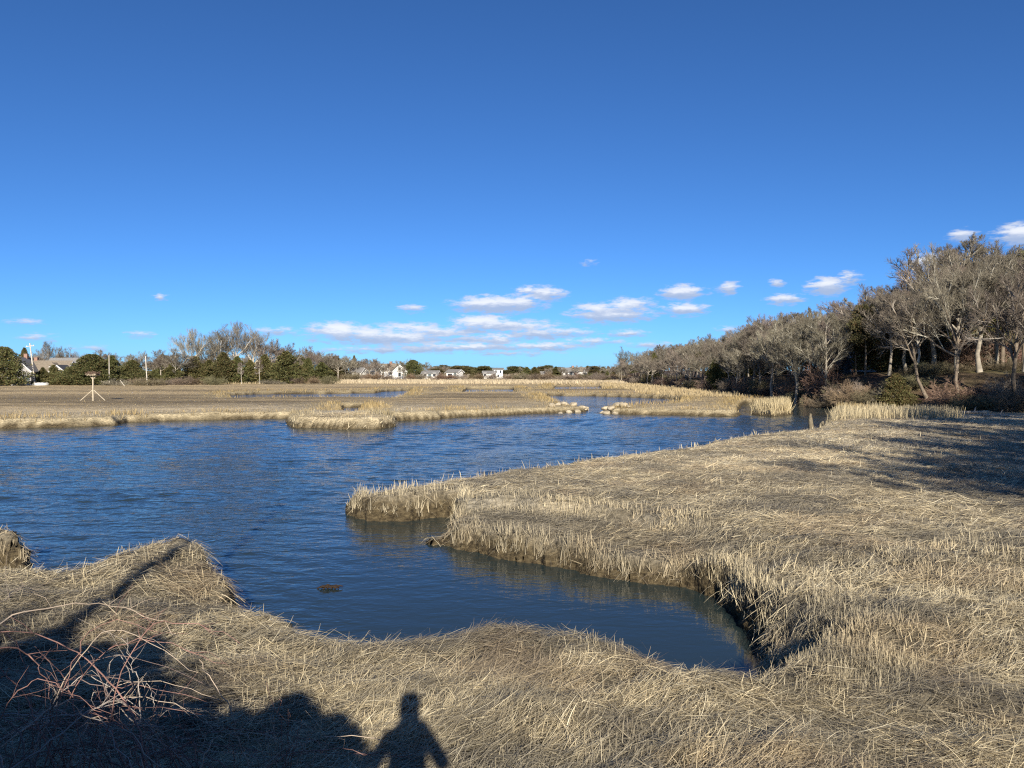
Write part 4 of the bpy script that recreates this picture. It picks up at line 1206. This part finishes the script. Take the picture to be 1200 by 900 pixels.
# leaning stakes farther left of the row
for i, (px, d, ln, lab) in enumerate([(146, 170, .7, 'weathered stake leaning left in the left marsh before the evergreens')]):
    m = MB(); m.bar((0, 0, -.2), (0, 0, 1.7), .06, .05, 7); o = m.build('leaning_stake', BARK_WHITE)
    o.location = (hx(px, d), d, gz_at(hx(px, d), d)); o.rotation_euler = (0, ln * -.9, 0); tag(o, lab, 'stake')

# upturned white hulls on the grass before the houses
def hull(px, d, L, lab, rz):
    x = hx(px, d); z = gz_at(x, d)
    V = []; K, J = 11, 9
    for i in range(K):
        u = i / (K - 1) * 2 - 1; b_ = .75 * (1 - abs(u) ** 2.6) * (1 if u < 0 else 1)
        if i == 0: b_ = .45
        for j in range(J):
            q = math.pi * j / (J - 1); V.append((u * L / 2, math.cos(q) * b_, max(0, math.sin(q)) ** .8 * (.42 + .3 * b_)))
    Q = [(i * J + j, (i + 1) * J + j, (i + 1) * J + j + 1, i * J + j + 1) for i in range(K - 1) for j in range(J - 1)]
    e = empty('upturned_boat', (x, d, z), rz); tag(e, lab, 'boat')
    obj('hull', new_mesh('hull', V, Q, True), WHITE, e)
    m = MB(); m.box(-L / 2 + .1, L / 2 - .25, -.03, .03, .60, .72); m.build('keel', SHINGLE_WALL, e)
hull(25, 181, 4.2, 'low white upturned hull on the shore left of the leaning pole', .2)
hull(48, 182, 3.6, 'rounded white upturned hull on the shore right of the leaning pole', 1.0)

# ------------------------------------------------------------------ stones
ROCK = simple('granite', (.37, .31, .22), .85, .35, 2.2, .6)
def rock_mesh(seed):
    import bmesh
    bm = bmesh.new(); bmesh.ops.create_icosphere(bm, subdivisions=3, radius=.5)
    g = np.random.default_rng(seed); planes = g.normal(size=(9, 3)); planes /= np.linalg.norm(planes, axis=1, keepdims=True)
    for v in bm.verts:
        p = np.array(v.co); 
        for q in planes:
            dd = p @ q - .36
            if dd > 0: p = p - q * dd * .85
        p = p * (1 + .07 * (vnoise(np.array(p[0] * 6 + p[2] * 5), np.array(p[1] * 6 - p[2] * 3), seed) - .5))
        v.co = p
    me = bpy.data.meshes.new('boulder'); bm.to_mesh(me); bm.free(); me.materials.append(ROCK)
    return me
ROCKS = [rock_mesh(i) for i in range(5)]
def rock(i, x, y, s_, lab, grp, dz=0, z=None):
    o = bpy.data.objects.new('boulder', ROCKS[i % 5]); COL.objects.link(o)
    zz = max(gz_at(x, y), -.1) if z is None else z
    o.location = (x, y, zz + s_ * .22 + dz); o.scale = (s_ * random.uniform(.9, 1.4), s_, s_ * random.uniform(.6, .8)); o.rotation_euler = (random.uniform(-.3, .3), random.uniform(-.3, .3), random.uniform(0, 6.28))
    tag(o, lab, 'boulder', grp)
for i, (px, py, s_) in enumerate([(647, 482, .9), (654, 481, .7), (661, 480.5, 1.0), (667, 482.5, .8), (672, 480, 1.0), (677, 482, .9), (682, 480.5, 1.0), (686, 479.5, .8), (688, 477.5, .7), (664, 477.5, .8), (675, 477.5, .9), (657, 483.2, .6), (681, 477, .8)]):
    x, y = W(px, py, .1); rock(i, x, y, s_ * .8, 'pale boulder in the heap ending the left marsh at the channel', 'boulders left of the channel')
for i, (px, py, s_) in enumerate([(707, 483, .9), (711, 484, 1.0), (709, 481, .9), (716, 482.5, 1.0), (721, 484, .8), (724, 481.5, 1.1), (731, 482.5, 1.0), (737, 483.5, .7), (714, 479.5, .9), (728, 479.5, .8)]):
    x, y = W(px, py, .1); rock(i + 2, x, y, s_ * .8, 'pale boulder in the heap at the tip of the spit', 'boulders at the tip of the spit')
for i, (px, py, s_) in enumerate([(790, 444, 1.0), (1005, 481, .5)]):
    pass
# drift logs and stones on the dirt shore under the wood
LOGM = simple('driftwood', (.36, .31, .25), .85, .3, 5.0, .4)
def log(px, py, z, L, r_, rz, tilt, lab):
    x, y = W(px, py, z); zz = gz_at(x, y)
    P = np.array([[[-L / 2, 0, 0], [-L / 6, .05 * L, .02], [L / 6, .02, .05], [L / 2, -.04 * L, .02]]])
    e = empty('drift_log', (x, y, zz + r_ * .6), rz); e.rotation_euler = (0, tilt, rz); tag(e, lab, 'log')
    V, Q = tubes(P, np.array([[r_, r_ * .95, r_ * .8, r_ * .55]]), 9); obj('trunk', new_mesh('trunk', V, Q, True), LOGM, e)
    V, Q = tubes(np.array([[[0, 0, 0], [.2 * L * .4, .2, .35], [.3 * L * .5, .35, .5]]]), np.array([[r_ * .5, r_ * .35, r_ * .15]]), 6); obj('branch', new_mesh('branch', V, Q, True), LOGM, e)
log(1142, 482, .8, 3.0, .13, .1, .0, 'grey drift log lying before the shaded bank right of the reeds')
log(1172, 487, .8, 2.4, .10, -.2, .04, 'shorter grey drift log near the right edge below the bank')
log(1095, 444, 2.5, 6.0, .16, -.25, -.18, 'fallen pale trunk lying on the wooded bank')
rock(1, *W(1156, 485, .8), .7, 'pale stone beside the grey drift log', None)
rock(3, *W(1085, 492, .8), .45, 'small stone at the right end of the reed bed', None)
# old piling at the mouth of the cove
OLDW = simple('rotten_timber', (.15, .125, .085), .9, .4, 6.0, .6)
x, y = W(951, 502, .1)
e = empty('old_piling', (x, y, -.3)); tag(e, 'broken leaning timber piling at the mouth of the dark cove', 'piling'); e.rotation_euler = (.05, -.08, .3)
P = np.array([[[0, 0, 0], [.02, 0, .5], [-.02, .02, 1.0], [.0, .0, 1.45]]]); V, Q = tubes(P, np.array([[.19, .18, .16, .07]]), 9); obj('shaft', new_mesh('shaft', V, Q), OLDW, e)
x, y = W(962, 503, .1)
e = empty('old_piling', (x, y, -.3)); tag(e, 'low rotten stump of a piling beside the taller broken one', 'piling')
P = np.array([[[0, 0, 0], [.05, 0, .4], [.1, .02, .75], [.2, .0, .95]]]); V, Q = tubes(P, np.array([[.24, .22, .18, .08]]), 9); obj('shaft', new_mesh('shaft', V, Q), OLDW, e)
V, Q = tubes(np.array([[[.0, 0, .3], [.4, .1, .55], [.8, .1, .5]]]), np.array([[.10, .09, .05]]), 7); obj('crossbeam', new_mesh('crossbeam', V, Q), OLDW, e)
# weed drifting in the inlet
x, y = W(385, 691, 0)
g = np.random.default_rng(4); n = 60
P0 = np.stack([g.normal(size=n) * .08, g.normal(size=n) * .03, g.uniform(.0, .03, n)], -1); D = g.normal(size=(n, 3)) * np.array([.07, .03, .01])
V, Q = tubes(np.stack([P0, P0 + D * .5 + [0, 0, .02], P0 + D], 1), np.full((n, 3), .012), 4)
me = new_mesh('floating_weed', V, Q); col_attr(me, np.tile([.035, .026, .016], (len(V), 1)))
tag(obj('floating_weed', me, TWIG), 'small dark clump of weed drifting on the inlet', 'weed').location = (x, y, .01)

# ------------------------------------------------------------------ brambles on the road bank
CANE = attr_mat('bramble_canes', .6, .35)
def px3(px, py, d):
    return ((px - 600) / F * d, d, EYE - (py - HOR) / F * d)
def smooth_path(pts, K=14):
    pts = np.array(pts, float); t = np.linspace(0, len(pts) - 1, K); out = []
    for u in t:
        i = min(int(u), len(pts) - 2); f = u - i
        p0 = pts[max(i - 1, 0)]; p1 = pts[i]; p2 = pts[i + 1]; p3 = pts[min(i + 2, len(pts) - 1)]
        out.append(.5 * ((2 * p1) + (-p0 + p2) * f + (2 * p0 - 5 * p1 + 4 * p2 - p3) * f * f + (-p0 + 3 * p1 - 3 * p2 + p3) * f ** 3))
    return np.array(out)
def cane(parent, pts, r0, colr, g, side=0.3, org=(0, 0, 0)):
    r0 *= .64; P = smooth_path(pts, 20) - np.array(org)
    P[1:-1] += g.normal(size=P[1:-1].shape) * .009
    parts = [tubes(P[None], (r0 * np.linspace(1, .4, len(P)))[None], 5)]
    k = g.poisson(side * 10)
    if k:
        t = g.uniform(.25, .95, (1, k)); A, T = pts_at(P[None], t)
        D = T[0] + g.normal(size=(k, 3)) * .7 + np.array([0, 0, .35]); D /= np.linalg.norm(D, axis=1, keepdims=True)
        L = g.uniform(.08, .30, (k, 1)); d2 = D + g.normal(size=(k, 3)) * .35 - np.array([0, 0, .15])
        parts.append(tubes(np.stack([A[0], A[0] + D * L * .5, A[0] + D * L * .5 + d2 * L * .5], 1), np.full((k, 1), r0 * .38) * np.array([[1, .8, .5]]), 4))
    V, Q = joinm(parts)
    me = new_mesh('cane', V, Q, True); col_attr(me, np.array(colr) * (.75 + .5 * vnoise(V[:, 0] * 9, V[:, 2] * 9, 5))[:, None])
    return obj('cane', me, CANE, parent)
RED = (.25, .14, .115); TAN = (.40, .32, .245); GRY = (.36, .31, .27); BRN = (.17, .12, .105)
g = np.random.default_rng(33)
org = (-2.3, 4.6, gz_at(-2.3, 4.6))
br = empty('bramble', org); tag(br, 'tangle of arching bare bramble canes at the lower left corner', 'bramble')
main = [([(168, 930, 4.6), (160, 862, 4.6), (137, 815, 4.7), (112, 788, 4.8), (80, 764, 4.9), (40, 746, 5.0), (-30, 742, 5.1)], .011, RED),
        ([(-60, 800, 4.4), (0, 730, 4.6), (42, 716, 4.8), (92, 709, 5.0), (138, 712, 5.2), (178, 725, 5.3), (207, 748, 5.4)], .009, TAN),
        ([(-40, 900, 4.5), (20, 862, 4.6), (66, 828, 4.8), (127, 829, 5.0), (152, 846, 5.0), (190, 874, 5.1), (205, 905, 5.2)], .010, TAN),
        ([(-20, 925, 4.3), (30, 890, 4.4), (72, 856, 4.5), (105, 834, 4.6), (137, 826, 4.8), (168, 850, 4.9), (198, 895, 5.0)], .010, GRY),
        ([(292, 915, 5.2), (280, 880, 5.2), (268, 836, 5.2), (250, 806, 5.25), (231, 775, 5.3)], .009, TAN),
        ([(160, 850, 4.9), (159, 800, 5.0), (150, 780, 5.0), (142, 746, 5.05)], .006, GRY),
        ([(178, 845, 5.0), (177, 820, 5.0), (162, 800, 5.0)], .006, GRY),
        ([(-40, 770, 4.6), (10, 758, 4.7), (35, 772, 4.8), (48, 800, 4.8), (60, 850, 4.8)], .009, RED),
        ([(150, 940, 4.7), (135, 880, 4.7), (110, 850, 4.8), (60, 838, 4.9), (0, 850, 5.0)], .010, RED),
        ([(175, 940, 4.8), (172, 890, 4.8), (140, 850, 4.9), (120, 810, 5.0), (100, 765, 5.1)], .010, BRN),
        ([(-20, 720, 4.5), (20, 690, 4.8), (38, 697, 5.0)], .006, TAN),
        ([(90, 930, 4.6), (88, 880, 4.6), (102, 838, 4.7), (108, 812, 4.7)], .008, GRY)]
for pts, r0, cl in main:
    cane(br, [px3(*p) for p in pts], r0, cl, g, .45, org)
for i in range(80):
    bx = random.uniform(-60, 190) if i % 4 else random.uniform(120, 300); d = random.uniform(4.3, 5.4)
    a = px3(bx, random.uniform(905, 960), d)
    ln = random.choice([-1, -1, 1]) * random.uniform(30, 170); hgt = random.uniform(60, 190) * (1.0 if bx < 120 else .45)
    b_ = px3(bx + ln * .35, 915 - hgt * .7, d + .1); c_ = px3(bx + ln * .8, 915 - hgt, d + .15); e_ = px3(bx + ln * 1.5, 915 - hgt * random.uniform(.6, .95), d + .2)
    cane(br, [a, b_, c_, e_], random.uniform(.005, .009), random.choice([RED, RED, TAN, GRY, BRN]), g, .4, org)
org = (-1.6, 5.3, gz_at(-1.6, 5.3))
sh = empty('bare_shrub', org); tag(sh, 'small reddish many stemmed shrub standing up at the bottom edge', 'shrub')
for (bx, tx, ty) in [(330, 325, 822), (326, 308, 853), (334, 351, 846), (339, 370, 848), (343, 390, 868), (322, 318, 842), (318, 298, 868), (337, 360, 862), (331, 337, 838), (340, 378, 880), (315, 290, 884), (328, 343, 870), (345, 396, 884)]:
    cane(sh, [px3(bx, 930, 5.4), px3((bx * 1.2 + tx) / 2.2, (925 + ty) / 2, 5.42), px3(tx, ty, 5.45)], .0075, RED if tx % 2 else TAN, g, .25, org)
for k, (bx, n) in enumerate([(225, 13), (60, 18)]):
    org = px3(bx, 930, 5.0); org = (org[0], org[1], gz_at(org[0], org[1]))
    sh = empty('bare_shrub', org); tag(sh, ['low tuft of short red stems at the bottom edge right of the bramble', 'low red stemmed shrub inside the bramble tangle at the lower left'][k], 'shrub')
    for i in range(n):
        q = bx + random.uniform(-55, 55); t_ = q + random.uniform(-22, 22)
        cane(sh, [px3(q, 935, 5.0), px3((q + t_) / 2 + 3, 905, 5.0), px3(t_, random.uniform(860, 888), 5.0)], random.uniform(.004, .007), random.choice([RED, RED, BRN]), g, .2, org)

# ------------------------------------------------------------------ behind the camera: what throws the shadows on the marsh
def person():
    V = [(0, -.42, .95), (0, -.44, 1.12), (0, -.44, 1.30), (0, -.43, 1.46), (0, -.41, 1.55), (0, -.39, 1.64), (0, -.38, 1.72),
         (.18, -.43, 1.42), (.31, -.36, 1.18), (.07, -.13, 1.46), (-.18, -.43, 1.42), (-.30, -.36, 1.18), (-.07, -.13, 1.46),
         (.10, -.42, .90), (.12, -.41, .50), (.12, -.44, .09), (.13, -.30, .05), (-.10, -.42, .90), (-.12, -.41, .50), (-.12, -.44, .09), (-.13, -.30, .05)]
    E = [(0, 1), (1, 2), (2, 3), (3, 4), (4, 5), (5, 6), (3, 7), (7, 8), (8, 9), (3, 10), (10, 11), (11, 12), (0, 13), (13, 14), (14, 15), (15, 16), (0, 17), (17, 18), (18, 19), (19, 20)]
    R = [.19, .18, .19, .15, .085, .12, .10, .10, .085, .05, .10, .085, .05, .10, .075, .05, .045, .10, .075, .05, .045]
    me = bpy.data.meshes.new('person'); me.from_pydata(V, E, []); me.update()
    o = obj('person', me, simple('dark_jacket', (.05, .06, .09), .8, .2, 6.0))
    sk = o.modifiers.new('skin', 'SKIN'); sk.use_smooth_shade = True
    for i, r_ in enumerate(R):
        me.skin_vertices[0].data[i].radius = (r_, r_ * .8)
    me.skin_vertices[0].data[0].use_root = True
    o.modifiers.new('sub', 'SUBSURF').render_levels = 2
    hat = MB(); hat.bar((0, -.38, 1.70), (0, -.38, 1.80), .115, .09, 14)
    hat.build('knit_cap', simple('knit_cap', (.08, .05, .05), .9, .2, 20.0), o)
    o.location = (-.09, 0, 2.67)
    tag(o, 'person standing on the road bank holding up a phone', 'person')
person()
m = MB(); m.box(-.165, -.015, -.135, -.125, 4.12, 4.20)
tag(m.build('phone', simple('phone_case', (.02, .02, .02), .3, .1), None, .003), 'dark phone held up in both hands', 'phone')
e = empty('utility_pole', (-4.2, -3.0, 2.6)); tag(e, 'roadside utility pole whose long shadow crosses the near marsh', 'pole')
m = MB(); m.bar((0, 0, -.2), (0.15, 0, 9.5), .115, .09, 10); m.build('shaft', BARK_DARK, e)
m = MB(); m.box(-.9, .9, -.06, .06, 8.9, 9.05); m.build('crossarm', BARK_DARK, e)
for i, (x_, h) in enumerate([(-8.6, 3.0), (-7.6, 3.1), (-6.7, 3.0), (-5.9, 3.1), (-5.1, 3.05), (-4.4, 3.1), (-3.75, 3.0), (-3.15, 3.0), (-2.6, 2.5), (-2.1, 2.2), (-1.6, 2.2), (-1.15, 2.25), (-.75, 2.15)]):
    w_ = 1.9 if x_ > -3.5 else 2.3; y_ = -1.3 + (.25 if i % 2 else 0)
    e = empty('roadside_evergreen', (x_, y_, 2.55), i * 1.3, (w_ / 9.0, w_ / 9.0, h / 10)); tag(e, 'dense roadside evergreen bush behind the photographer', 'bush', 'roadside evergreens behind the photographer')
    for q in PROTO['spread'][i % 2][:2]:
        obj('trunk' if q.name.startswith('trunk') else 'crown', q, None, e)
for i, (x_, y_, h, w_) in enumerate([(-3.6, -.7, 2.8, 1.8), (-5.4, -.8, 3.0, 2.2)]):
    bush(i, x_, y_, h, w_, 'bare roadside bush behind the photographer', 'bare roadside bushes behind the photographer', z=2.6)
